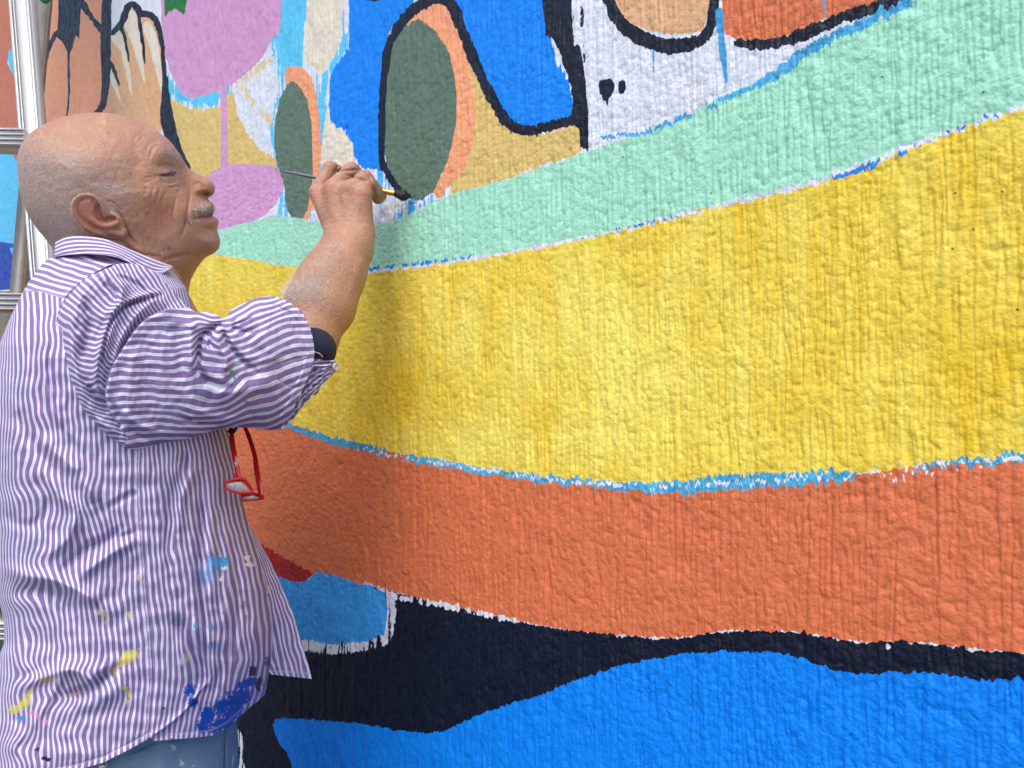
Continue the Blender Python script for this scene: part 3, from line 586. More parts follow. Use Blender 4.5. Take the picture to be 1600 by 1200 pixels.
isarm = (np.arange(len(Vb)) >= nh)
tint(ell(530,460,70,80)*isarm, (.44, .235, .14), .6); tint(sstep(0, .9, fbm(X/4, Y/6, 3, 77))*isarm, (.36, .18, .12), .35)
tint((ell(490,300,9,14)+ell(560,300,14,10)+ell(520,290,14,8))*isarm, (.55, .24, .19), .6)
t = NT('weathered_skin'); c = t.attr('tone', 'Color'); co = t.coord(); n1 = t.noise(co, 900, 3, .6); n2 = t.noise(co, 260, 3)
v = t.new('ShaderNodeTexVoronoi'); t.link(co, v.inputs['Vector']); v.inputs['Scale'].default_value = 850
t.set(Base_Color=t.mix(.62, c, t.mix(t.math('MULTIPLY_ADD', n2, .5, t.math('MULTIPLY', n1, .5)), t.mix(1.0, c, (.58,.54,.54,1), 'MULTIPLY'), t.mix(1.0, c, (1.42,1.42,1.42,1), 'MULTIPLY'))), Roughness=t.maprange(n2, .3, .7, .36, .56))
t.b.inputs['Subsurface Weight'].default_value = .08; t.b.inputs['Subsurface Radius'].default_value = (1, .35, .2); t.b.inputs['Subsurface Scale'].default_value = .004
t.b.inputs['Specular IOR Level'].default_value = .42
t.set(Normal=t.bump(v.outputs['Distance'], .0006, .6, t.bump(n2, .0012, .6)))
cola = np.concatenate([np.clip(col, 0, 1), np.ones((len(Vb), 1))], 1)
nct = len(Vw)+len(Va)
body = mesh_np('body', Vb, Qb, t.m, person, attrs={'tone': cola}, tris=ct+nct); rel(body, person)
# eyes behind the lids
def ball(c, r, nu=20, nv=12):
    u = np.linspace(0, 2*np.pi, nu, False); v = np.linspace(.05, np.pi-.05, nv); uu, vv = np.meshgrid(u, v)
    return np.stack([c[0]+r*np.sin(vv)*np.cos(uu), c[1]+r*np.sin(vv)*np.sin(uu), c[2]+r*np.cos(vv)], -1).reshape(-1, 3), gridq(nv, nu, wrap=True)
eye_m = simple('eye', (.10, .075, .06, 1), .15, 0, 300, .5, 0)
ie = (((Vh[:, 0:2]-to_ab([(264, 273.5)])[0])**2).sum(1)+np.where(Vh[:, 2] < 0, 0, 1e6)).argmin(); Lslit = -Vh[ie, 2]
for sgn in (-1, 1):
    ab = to_ab([(260.5, 273.5)])[0]; Lq = sgn*(Lslit-8.6); csx = 1-abs(Lq)/1000/D0
    c = np.array([0, 0, CZ])+lat*D0+(ab[0]*csx*fw+ab[1]*csx*upv+Lq*lat)/1000
    ev, eq = ball(c, .0084); rel(mesh_np('eye', ev, eq, eye_m), person)
# ---- hair
def blades(roots, dirs, nor, length, width, curl=0, segs=2, sag_=0):
    n = len(roots); V = []; 
    side = np.cross(dirs, nor); side /= np.linalg.norm(side, axis=1, keepdims=True)+1e-9
    pos_ = roots.copy(); dcur = dirs.copy(); rows = []
    for s in range(segs+1):
        w = (width*(1-.75*s/segs))[:, None]; rows.append(np.stack([pos_-side*w, pos_+nor*w*1.2, pos_+side*w], 1))
        pos_ = pos_+dcur*(length/segs)[:, None]; dcur = dcur+curl*rng.normal(size=dcur.shape)+np.array([0, 0, -sag_]); dcur /= np.linalg.norm(dcur, axis=1, keepdims=True)
    V = np.stack(rows, 1).reshape(-1, 3); b = np.arange(n)[:, None]*(segs+1)*3; Q = []
    for s in range(segs):
        for k in range(3):
            a0, a1 = s*3+k, s*3+(k+1) % 3; Q.append(np.stack([b[:, 0]+a0, b[:, 0]+a1, b[:, 0]+a1+3, b[:, 0]+a0+3], -1))
    return V, np.concatenate(Q)
hm = NT('grey_hair'); hm.set(Base_Color=hm.mix(hm.noise(hm.coord(), 500, 2), (.62,.59,.55,1), (.97,.95,.92,1)), Roughness=.45)
hm2 = NT('cropped_hair'); hm2.set(Base_Color=hm2.mix(hm2.noise(hm2.coord(), 700, 2), (.36,.32,.30,1), (.92,.88,.85,1)), Roughness=.5)
Nh = vnormals(Vw, Qh); ph = pix(Vw); nearh = Vh[:, 2] < 5
def strands(mask, count, length, ln_var, width, flow2, lift_=.25, curl=.1, segs=2, Vs=Vw, Ns=Nh, PXY=ph, sag_=0):
    idx = np.nonzero(mask)[0]; idx = rng.choice(idx, count); r = Vs[idx]+rng.normal(size=(count, 3))*.0004; N = Ns[idx]
    fl = np.array([flow2(*p) for p in PXY[idx]]) if callable(flow2) else np.tile(flow2, (count, 1))
    dirs = fl[:, 0:1]*np.array([.89, .46, 0])+fl[:, 1:2]*np.array([0, 0, -1.0])+rng.normal(size=(count, 3))*.28
    dirs = dirs-(dirs*N).sum(1, keepdims=True)*N; dirs /= np.linalg.norm(dirs, axis=1, keepdims=True); dirs = dirs+lift_*N; dirs /= np.linalg.norm(dirs, axis=1, keepdims=True)
    return blades(r, dirs, N, length*(1+ln_var*(rng.random(count)-.5)), np.full(count, width), curl, segs, sag_)
prob = hairm[:nh]
msk = rng.random(nh) < prob*1.0
V1, Q1 = strands(msk, 24000, .0040, .8, .00017, (-.55, .85), .22, .1)
o = mesh_np('cropped_hair', V1, Q1, hm2.m, smooth=False); o['kind'] = 'stuff'; rel(o, person)
sb = (poly_sdf(ph[:, 0], ph[:, 1], np.array([(140,286),(160,283),(180,288),(192,300),(184,312),(172,302),(158,296),(144,293)])) > 0) & nearh
V1, Q1 = strands(sb, 480, .0070, .8, .00013, (.75, .5), .18, .15, 3)
o = mesh_np('sideburn', V1, Q1, hm.m, smooth=False); o['kind'] = 'stuff'; rel(o, person)
mo = (poly_sdf(ph[:, 0], ph[:, 1], np.array([(300,328),(308,316),(320,311),(331,314),(335,322),(334,331),(322,334),(310,338),(303,345),(300,352),(295,350),(297,338)])) > 0)&(ph[:, 0] > 290)
V1, Q1 = strands(mo, 2600, .0085, .6, .00020, lambda x, y: (-.75, .75) if x < 318 else (-.25, .95), .25, .13, 3)
hm3 = NT('grizzled_hair'); hm3.set(Base_Color=hm3.mix(hm3.maprange(hm3.noise(hm3.coord(), 420, 3), .35, .65), (.10,.08,.07,1), (.74,.71,.67,1)), Roughness=.45)
o = mesh_np('moustache', V1, Q1, hm3.m, smooth=False); o['kind'] = 'stuff'; rel(o, person)
eb = (poly_sdf(ph[:, 0], ph[:, 1], np.array([(246,236),(254,231),(266,232),(276,238),(281,248),(274,246),(262,240),(250,240)])) > 0)
V1, Q1 = strands(eb, 420, .0065, .7, .00015, (-.5, .6), .15, .12, 3)
o = mesh_np('eyebrow', V1, Q1, hm2.m, smooth=False); o['kind'] = 'stuff'; rel(o, person)
pa2 = pix(Va); ppoly = poly_sdf(pa2[:, 0], pa2[:, 1], np.array([(508,388),(520,372),(538,374),(548,400),(530,450),(520,500),(440,490),(425,455),(470,425)]))
dens = np.clip(ppoly/30, 0, 1)**1.3*np.clip((560-pa2[:, 0])/50, .1, 1)*(pa2[:, 0]+.6*pa2[:, 1] < 830)
V1, Q1 = strands(rng.random(len(Va)) < dens, 1500, .020, .9, .00011, lambda x, y: (-.55, -.75) if rng.random() < .7 else (-.9, .3), .35, .28, 5, Va, Na, pa2)
o = mesh_np('arm_hair', V1, Q1, hm.m, smooth=False); o['kind'] = 'stuff'; rel(o, person)
# ------------------------------------------------------------------ striped shirt
sh = NT('striped_cotton'); S_ = sh.attr('stripe'); fr = sh.math('FRACT', S_); co = sh.coord()
w1 = sh.noise(co, 1500, 2); w2 = sh.noise(co, 35, 3)
dst = sh.math('ABSOLUTE', sh.math('ADD', fr, -.5))
edge = sh.math('ADD', dst, sh.math('MULTIPLY_ADD', w1, .05, -.025))
white = sh.maprange(edge, .155, .245, 1, 0)
core = sh.maprange(edge, .02, .06, .55, 0)
purp = sh.mix(w1, (.180, .125, .300, 1), (.270, .200, .410, 1)); purp = sh.mix(sh.maprange(w2, .35, .65), purp, (.25, .15, .36, 1))
wh = sh.mix(w1, (.60, .62, .76, 1), (.80, .81, .90, 1))
cc = sh.mix(white, purp, wh); cc = sh.mix(core, cc, (.42, .38, .62, 1))
st_ = sh.attr('stain', 'Color'); sa = sh.new('ShaderNodeAttribute', attribute_name='stain')
cc = sh.mix(sa.outputs['Alpha'], cc, sa.outputs['Color'])
seam = sh.attr('seam'); cc = sh.mix(sh.math('MULTIPLY', seam, .5), cc, (.50, .44, .66, 1))
sh.set(Base_Color=cc, Roughness=.85); sh.b.inputs['Specular IOR Level'].default_value = .2
sh.b.inputs['Sheen Weight'].default_value = .08
sh.b.inputs['Subsurface Weight'].default_value = 0
sh.set(Normal=sh.bump(w1, .0002, .6, sh.bump(w2, .0025, .35)))

def soft_fold(X, Y, pts, w, a):      # rounded ridge (a > 0) or furrow (a < 0), metres
    d, tt, _ = seg_d(X, Y, crom(pts, 4, False)); return a*np.exp(-(d/w)**2)*np.clip(np.sin(np.pi*np.clip(tt, .04, .96))*1.8, 0, 1)
def lap_fold(X, Y, pts, w, a, side=1):   # cloth lying over cloth: steep on one side, easing off on the other
    d, tt, s = seg_d(X, Y, crom(pts, 4, False)); s = s*side
    return a*np.where(s > 0, np.exp(-(d/w)**1.4)*sstep(0, 2.2, d), -.55*np.exp(-(d/(w*.35))**1.5))*np.clip(np.sin(np.pi*np.clip(tt, .04, .96))*2.2, 0, 1)
def stain_col(X, Y, spots):
    out = np.zeros((len(X), 4)); n1 = fbm(X/5, Y/5, 3, 90); n2 = pnoise(X/2.2, Y/2.2, 95)
    for (cx, cy, rx, ry, ang, c, soft, al) in spots:
        q, s = math.cos(math.radians(ang)), math.sin(math.radians(ang)); dx = X-cx; dy = Y-cy
        r = np.sqrt(((dx*q+dy*s)/rx)**2+((-dx*s+dy*q)/ry)**2)
        m = sstep(soft, -soft, r-1+.55*n1+.25*n2)*al; k = m > out[:, 3]
        out[k, :3] = c[:3]; out[:, 3] = np.maximum(out[:, 3], m)
    return out
PB = srgb(4,72,172); PLB = srgb(60,150,210); PY_ = srgb(222,208,60); PW = srgb(230,232,240); PN = srgb(24,28,50); PP = srgb(226,120,150); PG = srgb(30,160,110); PC = srgb(228,205,150)
spots = [(372,1092,24,16,-35,PB,.12,1),(385,1068,20,7,-25,PB,.12,1),(345,1105,10,16,30,PB,.15,1),(325,1118,12,14,0,PB,.15,1),(350,1130,22,12,-30,PB,.15,1),(318,1135,10,12,0,PB,.2,1),(297,1078,8,10,0,PB,.2,1),(302,1098,8,7,0,PB,.2,1),(365,1112,16,14,-40,PB,.15,1),
 (340,880,18,11,15,PLB,.4,.8),(348,876,8,6,0,PLB,.2,1),(325,897,16,14,0,PLB,.6,.45),(352,888,7,3,-10,PW,.2,1),(386,872,5,4,0,PW,.25,1),(390,882,9,3,5,PW,.25,1),(346,905,3,4,0,PW,.25,1),(395,1049,6,9,10,PN,.2,.95),(404,1068,6,12,15,PN,.2,.95),(418,1035,4,8,0,PN,.3,.8),
 (203,1025,13,9,-30,PY_,.4,.75),(190,1035,10,6,-30,PY_,.4,.7),(180,1048,6,5,0,PY_,.4,.6),(38,1098,12,7,-45,PY_,.35,.8),(24,1108,10,6,0,PY_,.4,.75),(46,1085,5,8,10,PY_,.4,.7),(195,1075,5,4,0,PY_,.3,.8),(202,1083,4,5,0,PY_,.3,.8),(200,1097,4,6,0,PC,.3,.7),(75,1062,14,5,0,srgb(196,160,90),.5,.6),(118,1084,12,3,-10,srgb(190,150,100),.5,.6),
 (218,902,3.5,5,0,PC,.3,.7),(160,958,9,5,20,PC,.4,.6),(203,962,7,4,50,PC,.4,.6),(166,972,3,5,0,PC,.4,.5),(34,1123,6,4,0,srgb(70,150,230),.15,1),(50,1115,5,4,0,PP,.4,.6),(60,1120,5,4,0,PP,.4,.7),(70,1128,6,3,0,PP,.4,.5),(306,977,3,6,0,PLB,.3,.8),(318,982,2,4,0,PLB,.3,.7),(330,980,4,5,0,PLB,.3,.7),(328,1011,4,4,0,PLB,.3,.7),
 (292,1028,4,9,10,PC,.4,.5),(284,1034,3,7,0,PW,.4,.5),(58,1171,4,2.5,-20,PN,.2,1),(72,1186,10,3,5,PN,.2,1),(380,945,4,9,0,srgb(150,60,70),.4,.5),(385,965,5,5,0,srgb(150,60,80),.5,.4),(270,1158,5,3,0,PN,.2,.9),(256,1107,1.6,1.6,0,PN,.2,1),
 (362,581,3.2,3.6,0,PG,.25,.95),(366,591,1.5,3,0,PG,.25,.9),(386,628,3,2.2,0,PG,.3,.85),(395,645,2,3,0,PG,.3,.6),(371,568,4,2,0,srgb(110,210,220),.4,.6),(196,424,4,2,0,PG,.4,.5),(228,600,3,2,0,srgb(60,50,120),.4,.5),(296,655,5,2,10,srgb(70,40,100),.4,.6),(314,661,4,2,0,srgb(70,40,100),.4,.6)]

# ---- torso of the shirt: stacked rings, each row between the traced back and front edges
yb = np.array([388,398,410,430,450,470,500,540,600,700,800,900,940,965,985,1006,1024,1060,1130,1200,1260.])
xb = np.array([95,86,68,52,39,29,14,-2,-14,-22,-16,-8,-1,5,6.5,6,-1,-9,-16,-20,-24.])
yf = np.array([388,398,412,430,450,480,560,640,700,745,790,830,870,920,980,1030,1080,1120,1160,1200.])
xf = np.array([150,215,255,276,292,300,322,345,366,377,381,392,405,417,426,426,416,402,390,380.])
hx = np.array([-40,0,60,110,160,200,236,240,330,352,370,392,408,416,422,428,440.]); hy = np.array([1222,1222,1214,1206,1192,1172,1152,1158,1150,1139,1124,1104,1092,1082,1060,1036,1000.])
hyo = np.array([388,400,420,450,480,520,560,700,900,1100,1250.]); hh = np.array([.060,.075,.105,.145,.175,.195,.205,.200,.200,.195,.195])
NR, NF, NB = 440, 340, 60
th = np.concatenate([np.linspace(np.pi, 2*np.pi, NF, False), np.linspace(0, np.pi, NB, False)])   # first the side towards the lens
vr = np.linspace(0, 1, NR)[:, None]; cth = np.cos(th)[None, :]; sth = np.sin(th)[None, :]
Yp = 390+vr*(1200-390)+0*cth
for _ in range(4):
    xl = np.interp(Yp, yb, xb); xr = np.interp(Yp, yf, xf); Xp = (xl+xr)/2+(xr-xl)/2*np.sign(cth)*np.abs(cth)**.92
    Yp = 390+vr*(np.interp(Xp, hx, hy)-390)
Hh = np.interp(Yp, hyo, hh); lift2 = Hh*np.abs(sth)**.80
X, Y = Xp.ravel(), Yp.ravel(); lf = lift2.ravel(); front = np.tile(np.arange(len(th)) < NF, NR)
edge_s = np.sqrt(np.clip(1-((25-(np.interp(Y, yb, xb)+np.interp(Y, yf, xf))/2)/((np.interp(Y, yf, xf)-np.interp(Y, yb, xb))/2))**2, 0, 1))**.8
# the flow of the stripes
seamx = np.interp(Y, [560,705,760,850,930,1010,1060,1100,1150,1200], [214,216,216,221,226,233,236,233,228,226])
xfv = np.interp(Y, yf, xf)
warp = 0
for cx, cy, sx, sy, a in [(30,745,40,28,7),(80,790,35,30,-9),(135,775,26,26,8),(150,850,30,30,-6),(20,825,28,26,-7),(60,880,36,22,8),(28,930,50,22,16),(105,925,40,24,-8),(150,930,30,22,6),(60,1000,30,30,-7),(130,1050,42,16,10),(45,1055,30,16,-12),(95,1092,36,14,-9),(170,1085,34,22,-5),(30,1130,30,22,-9),(20,1170,26,18,9),(110,1150,40,20,4),(120,560,20,60,3),(40,620,24,40,6),(70,680,30,30,-6),(20,700,26,26,6),(190,800,16,40,3),(195,880,14,30,-4),(262,800,14,40,-5),(285,740,14,20,6),(265,860,12,30,5),(250,980,20,30,-3),(290,1000,14,30,7),(310,1060,18,30,-6),(345,1020,14,24,6),(380,1030,14,24,-5),(350,930,12,40,3),(395,985,10,20,4)]:
    warp = warp+a*np.exp(-((X-cx)/sx)**2-((Y-cy)/sy)**2)
nwarp = 3.4*pnoise(X/46, Y/40, 101)*sstep(230, 60, X)+1.6*pnoise(X/22, Y/30, 102)
warp = warp*1.15; lx = X+warp+nwarp
nfr = np.where(Y > 640, 19.0, 19.0)
Sback = 23+(lx-seamx)/9.2-.4*np.clip((70-X)/60, 0, 2)**2-np.maximum(Hh.ravel()*edge_s-lf, 0)/.022*(X < 25)
Sfront = 23.5+(lx-seamx)/(np.maximum(xfv-seamx, 30))*21
Sf = np.where(X > seamx, Sfront, Sback)
yoke = poly_sdf(X, Y, np.array([(20,300),(20,452),(36,455),(60,454),(80,460),(100,466),(112,452),(150,425),(300,410),(300,300)]))
Syk = (-.30*X+.955*Y+2.5*pnoise(X/30, Y/20, 103))/9.2
Sf = np.where(yoke > 0, Syk, Sf)
# relief of the cloth
disp = 0
for pts, w, a in [([(70,742),(95,775),(115,800),(105,840),(60,880)],10,.008),([(0,800),(30,820),(60,815),(85,775)],9,-.006),([(90,900),(128,862),(168,842),(188,826)],7,-.007),([(110,915),(150,880),(185,858),(215,845)],9,.006),
 ([(0,884),(35,898),(80,905),(120,922),(160,946)],11,.012),([(10,930),(50,925),(90,935),(120,965)],13,-.011),([(45,1000),(30,1030),(45,1055)],10,.006),([(20,1085),(60,1060),(110,1046),(140,1062),(146,1078)],9,.010),([(100,1086),(140,1076),(160,1058),(185,1044)],7,-.011),([(110,1100),(150,1092),(200,1060)],14,.005),
 ([(20,1170),(60,1120),(80,1085),(100,1050)],8,.006),([(15,1120),(40,1140),(30,1180)],9,-.006),([(60,680),(90,710),(130,745),(150,790)],12,.007),([(20,640),(50,690),(80,730)],10,-.005),([(0,560),(20,640),(20,700)],8,.004),([(60,480),(68,560),(84,640),(130,700)],6,.004),([(48,480),(52,570),(70,650)],5,-.003),([(78,476),(80,560),(98,620)],4,-.003),
 ([(170,792),(200,775),(215,770)],5,-.004),([(183,842),(212,830)],4,-.004),([(282,700),(288,730),(270,770),(262,830),(268,900)],7,-.007),([(300,700),(300,740),(284,780),(280,840)],7,.005),([(316,740),(312,830),(310,900),(318,980),(322,1060)],5,-.010),([(330,760),(332,860),(334,950)],9,.006),([(362,840),(372,900),(372,960),(360,1040)],6,-.008),([(352,800),(356,900),(352,980)],8,.005),([(395,850),(400,920),(398,990),(385,1050)],7,.006),([(268,965),(290,990),(312,1040),(322,1072)],8,-.008),([(300,960),(330,1010),(350,1060),(372,1100)],9,.006),([(412,930),(416,990),(412,1040)],4,-.005),([(330,1000),(345,1040),(330,1090)],6,-.006)]:
    disp = disp+soft_fold(X, Y, pts, w, a*1.5)
disp += lap_fold(X, Y, [(236,1152),(262,1134),(290,1110),(312,1082),(326,1066)], 14, -.009, 1)
disp += .0030*pnoise(X/34, Y/22, 105)*sstep(430, 520, Y)+.0014*pnoise(X/14, Y/22, 106)+.0022*warp/8
disp += np.where(yoke > 0, .0022, 0)+.0016*pnoise(X/7, Y/40, 107)*sstep(520, 465, Y)*sstep(2, -2, yoke)
dsm = np.abs(X-seamx); disp += (-.0012*np.exp(-((dsm-5)/1.6)**2)+.0006*np.exp(-(dsm/4)**2))*(Y > 640)
hem_d = np.interp(X, hx, hy)-Y; disp += -.0014*np.exp(-((hem_d-9)/2)**2)+.0015*np.exp(-(hem_d/6)**2)
disp = disp*np.clip(np.abs(sth)+0*vr, 0, 1).ravel()**.6
lfn = lf+disp*front
dd = plane_d(X, 0)-(lfn)/mt(X)
V = P3(X, Y, dd); Vfar = mirror_far(V); V = np.where(front[:, None], V, Vfar)
seam_a = (np.exp(-((dsm-5.5)/1.1)**2)+.8*np.exp(-((dsm-1)/1.2)**2))*(Y > 640)*front+np.exp(-((hem_d-9)/1.2)**2)+np.exp(-((yoke-3)/1.2)**2)*(X < 110)*(Y > 400)
torso_near = lambda px, py: plane_d(px)-np.interp(py, hyo, hh)*np.sqrt(np.clip(1-((np.asarray(px, float)-(np.interp(py, yb, xb)+np.interp(py, yf, xf))/2)/((np.interp(py, yf, xf)-np.interp(py, yb, xb))/2))**2, 0, 1))**.8/mt(px)
q = gridq(NR, len(th), wrap=True)
shirt = rel(mesh_np('shirt', V, q, sh.m, attrs={'stripe': Sf, 'stain': stain_col(X, Y, spots), 'seam': np.clip(seam_a, 0, 1)}), person)

# ---- right sleeve, bent and pushed up: a quilted patch between its four traced edges, closed behind
def curve(pts, n):
    p = crom(pts, 12, False); L = np.concatenate([[0], np.cumsum(np.linalg.norm(np.diff(p, axis=0), axis=1))]); s = np.linspace(0, L[-1], n)
    return np.stack([np.interp(s, L, p[:, 0]), np.interp(s, L, p[:, 1])], -1)
NS, NTn, NTb = 400, 330, 40
top = curve([(170,414),(205,412),(236,422),(262,446),(300,484),(330,488),(350,497),(362,484),(380,474),(400,466),(414,463),(425,462)], NS)
bot = curve([(196,704),(225,701),(255,692),(300,684),(340,671),(385,668),(420,672),(442,671)], NS)
left = curve([(170,414),(132,436),(104,463),(90,490),(87,520),(88,555),(97,592),(113,628),(137,664),(165,690),(196,704)], 500)
right = curve([(425,462),(448,470),(468,484),(482,506),(489,530),(491,556),(485,580),(474,606),(460,636),(442,671)], 500)
ph_ = np.concatenate([np.linspace(0, np.pi, NTn, False), np.linspace(np.pi, 2*np.pi, NTb, False)])
tv = (1-np.cos(ph_))/2; s = np.linspace(0, 1, NS)
def at(cv_, t): x = t*(len(cv_)-1); i = np.clip(x.astype(int), 0, len(cv_)-2); f = (x-i)[..., None]; return cv_[i]*(1-f)+cv_[i+1]*f
Tt = np.broadcast_to(tv[None], (NS, len(tv))); Ss = np.broadcast_to(s[:, None], Tt.shape)
Tr = Tt*.8+.2*(np.broadcast_to(ph_[None], Tt.shape)*(Tt*0+1) % (2*np.pi))/np.pi*0+.2*Tt
pc = (1-Tr)[..., None]*top[:, None]+Tr[..., None]*bot[:, None]+(1-Ss)[..., None]*at(left, Tr)+Ss[..., None]*at(right, Tr)
pc = pc-((1-Ss)*(1-Tr))[..., None]*top[0]-(Ss*(1-Tr))[..., None]*top[-1]-((1-Ss)*Tr)[..., None]*bot[0]-(Ss*Tr)[..., None]*bot[-1]
X, Y = pc[..., 0].ravel(), pc[..., 1].ravel(); SS = Ss.ravel(); frontm = np.tile(np.arange(len(ph_)) < NTn, NS); sp_ = np.abs(np.sin(np.tile(ph_, NS)))
gut = seg_d(X, Y, crom([(256,484),(226,498),(206,520),(187,550),(174,572),(166,600),(164,620),(172,645),(188,666)], 5, False))
leftof = poly_sdf(X, Y, np.array([(300,480),(256,484),(226,498),(206,520),(187,550),(174,572),(166,600),(164,620),(172,645),(188,668),(200,684),(190,715),(60,715),(60,400),(310,400)])) > 0
gL = [(0,282,462),(0,296,482),(4,240,436),(4,254,458),(4,266,482),(8,200,424),(8,216,450),(8,234,474),(8,246,490),(12,165,416),(12,184,444),(12,204,468),(12,222,496),(16,130,438),(16,152,460),(16,176,484),(16,200,520),(20,104,462),(20,130,484),(20,152,502),(20,176,520),(20,190,545),
      (24,90,500),(24,120,526),(24,148,540),(24,170,548),(24,180,562),(28,87,543),(28,115,565),(28,140,575),(28,160,580),(32,94,585),(32,120,604),(32,145,611),(32,165,617),(36,112,626),(36,138,640),(36,165,646),(40,140,666),(40,165,676),(40,192,680),(43,180,697),(43,200,700),(31,168,606),(33,165,628)]
SL = rbf([g[1:] for g in gL], [g[0] for g in gL], X, Y, 2e-3)
gR = [(0,258,486),(0,300,488),(0,330,496),(2,230,512),(2,290,512),(2,320,507),(4,212,536),(4,280,538),(4,310,525),(6,196,560),(6,250,560),(6,306,548),(8,182,584),(8,240,584),(8,290,585),(8,306,577),(10,176,612),(10,240,610),(10,300,612),(12,182,636),(12,240,634),(12,300,642),(14,190,660),(14,240,656),(14,300,662),(16,205,684),(16,240,680),(16,300,680),(12,350,640),(14,350,658),(10,345,618),
      (0,365,488),(0,400,468),(0,425,464),(2,372,502),(2,400,488),(2,446,473),(4,382,520),(4,420,500),(4,468,488),(6,398,535),(6,440,512),(6,482,508),(8,400,558),(8,440,540),(8,489,532),(10,380,588),(10,430,572),(10,488,556),(12,390,618),(12,440,602),(12,482,584),(14,390,644),(14,440,630),(14,470,610),(16,380,666),(16,420,662),(16,452,645),(5,345,540),(6.6,345,560),(8.4,340,583)]
SR = rbf([g[1:] for g in gR], [g[0] for g in gR], X, Y, 2e-3)
wob = .55*pnoise(X/34, Y/30, 120)+.16*pnoise(X/13, Y/16, 121)
lapl = seg_d(X, Y, crom([(250,459),(236,462),(205,470),(182,482),(174,496),(166,526),(158,560),(154,600)], 5, False))
SL2 = SL+.8*np.exp(-(lapl[0]/7)**2)+.35*wob
gth = seg_d(X, Y, np.array([(352,503),(318,524),(311,545),(309,575)]))[0]
SRw = SR+.32*wob
dR = 0
foldsR = [([(352,505),(330,512),(314,526),(310,548),(309,578)],4.5,-.013),([(309,575),(322,592),(345,604),(370,604)],5,-.006),([(346,512),(352,528),(364,546),(380,564),(402,582)],4,-.008),([(330,545),(327,526),(336,512)],3.2,-.006),([(322,548),(320,530),(328,516)],2.6,-.004),([(360,510),(378,518),(398,516)],4,-.006),([(356,500),(375,500),(395,492)],4,.004),
 ([(300,500),(298,540),(300,580)],8,.006),([(268,500),(280,540),(284,600)],8,-.003),([(232,520),(252,560),(256,620)],9,.003),([(215,540),(206,590),(212,650)],12,.004),([(340,520),(342,540),(354,560),(350,590)],6,.006),([(330,610),(380,612),(430,590)],14,.005),([(400,520),(420,540),(430,570)],14,.005),
 ([(174,625),(186,652),(206,674),(236,690)],5,-.005),([(190,640),(214,662),(250,676)],6,.004),([(280,655),(320,662),(360,668)],4,-.004),([(300,640),(350,655),(400,652)],6,.003),([(385,480),(400,500),(405,525)],7,-.003),([(260,505),(285,505),(310,512)],5,.003),([(370,672),(350,663),(330,671)],4,.004)]
for f_ in foldsR: dR = dR+soft_fold(X, Y, *f_)
dL = 0
for f_ in [([(168,422),(190,450),(182,482),(168,520),(156,560),(152,610)],7,.009),([(250,461),(215,470),(190,481),(176,500),(166,526),(158,565),(155,600)],3.6,-.009),([(128,470),(140,500),(130,540),(120,570)],7,-.005),([(160,496),(200,470),(246,456)],5,.004),([(110,480),(108,530),(118,590),(140,640)],8,.006),([(240,470),(210,496),(190,528),(178,560),(172,590)],5,.006),([(134,600),(150,625),(170,650)],6,-.005),([(120,620),(150,655),(190,680)],6,.005),([(140,660),(165,684),(190,692)],4,-.004),([(180,430),(215,445),(245,470)],4,-.004),([(160,440),(180,462),(176,490)],4,-.004)]: dL = dL+soft_fold(X, Y, *f_)
dL = 1.5*dL; dR = 1.3*dR
SRw = SRw-60*np.clip(dR, -.012, .008)*np.clip(1.2-gth/60, .3, 1)*.8; SL2 = SL2+35*np.clip(dL, -.01, .01)
dl = np.where(leftof, dL-.0085*np.exp(-(gut[0]/9)**1.3)-.004, dR+.004*np.exp(-(gut[0]/14)**2)-.012*np.exp(-(gut[0]/1.8)**2))
dl += .0016*pnoise(X/20, Y/24, 122)+.0010*pnoise(X/9, Y/12, 123)
# the folded cuff: doubled cloth with a stitched edge
cuffd = seg_d(X, Y, right)[0]; cufft = seg_d(X, Y, right)[1]
cw = 22+14*np.exp(-((cufft-.75)/.2)**2)
tabd, tabt, _ = seg_d(X, Y, np.array([(478,556),(428,571),(431,592),(455,606),(470,604)]))
cl1 = seg_d(X, Y, crom([(430,474),(446,490),(458,514),(466,530),(474,556)], 4, False))[0]
dl += .0022*sstep(.0, 3, 14-cuffd+2*pnoise(X/16, Y/16, 130))-.0020*np.exp(-(cl1/1.8)**2)-.0012*np.exp(-(tabd/1.4)**2)
rr = np.interp(SS, [0,.12,.35,.6,.8,1], [.018,.030,.036,.052,.062,.060])
dn = np.interp(X, [80,120,200,300,400,490], [.768,.765,.782,.818,.868,.918])
inf = 1-np.sqrt(np.clip(sp_, 0, 1)**2*.999)**.85
dF = dn+rr*inf-dl*np.clip(sp_, 0, 1)**.5*np.clip(SS/.02, 0, 1)
dF = dF+.030*(1-sstep(0, .07, SS))*1
dBk = dn+rr*(2-inf)+.01
dep = np.where(frontm, dF, dBk)
V = P3(X, Y, dep); Sst = np.where(leftof, SL2, SRw)
Sst = np.where(frontm, Sst, Tr.ravel()*16)
seam_s = np.exp(-(tabd/1.0)**2)*.8+np.exp(-((cl1)/1.2)**2)*.6+np.exp(-((cuffd-3.5)/1.1)**2)*.5+.6*np.exp(-((seg_d(X, Y, left)[0]-3)/1.1)**2)
rel(mesh_np('sleeve', V, gridq(NS, len(ph_), wrap=True), sh.m, attrs={'stripe': Sst, 'stain': stain_col(X, Y, spots), 'seam': np.clip(seam_s, 0, 1)}), shirt)

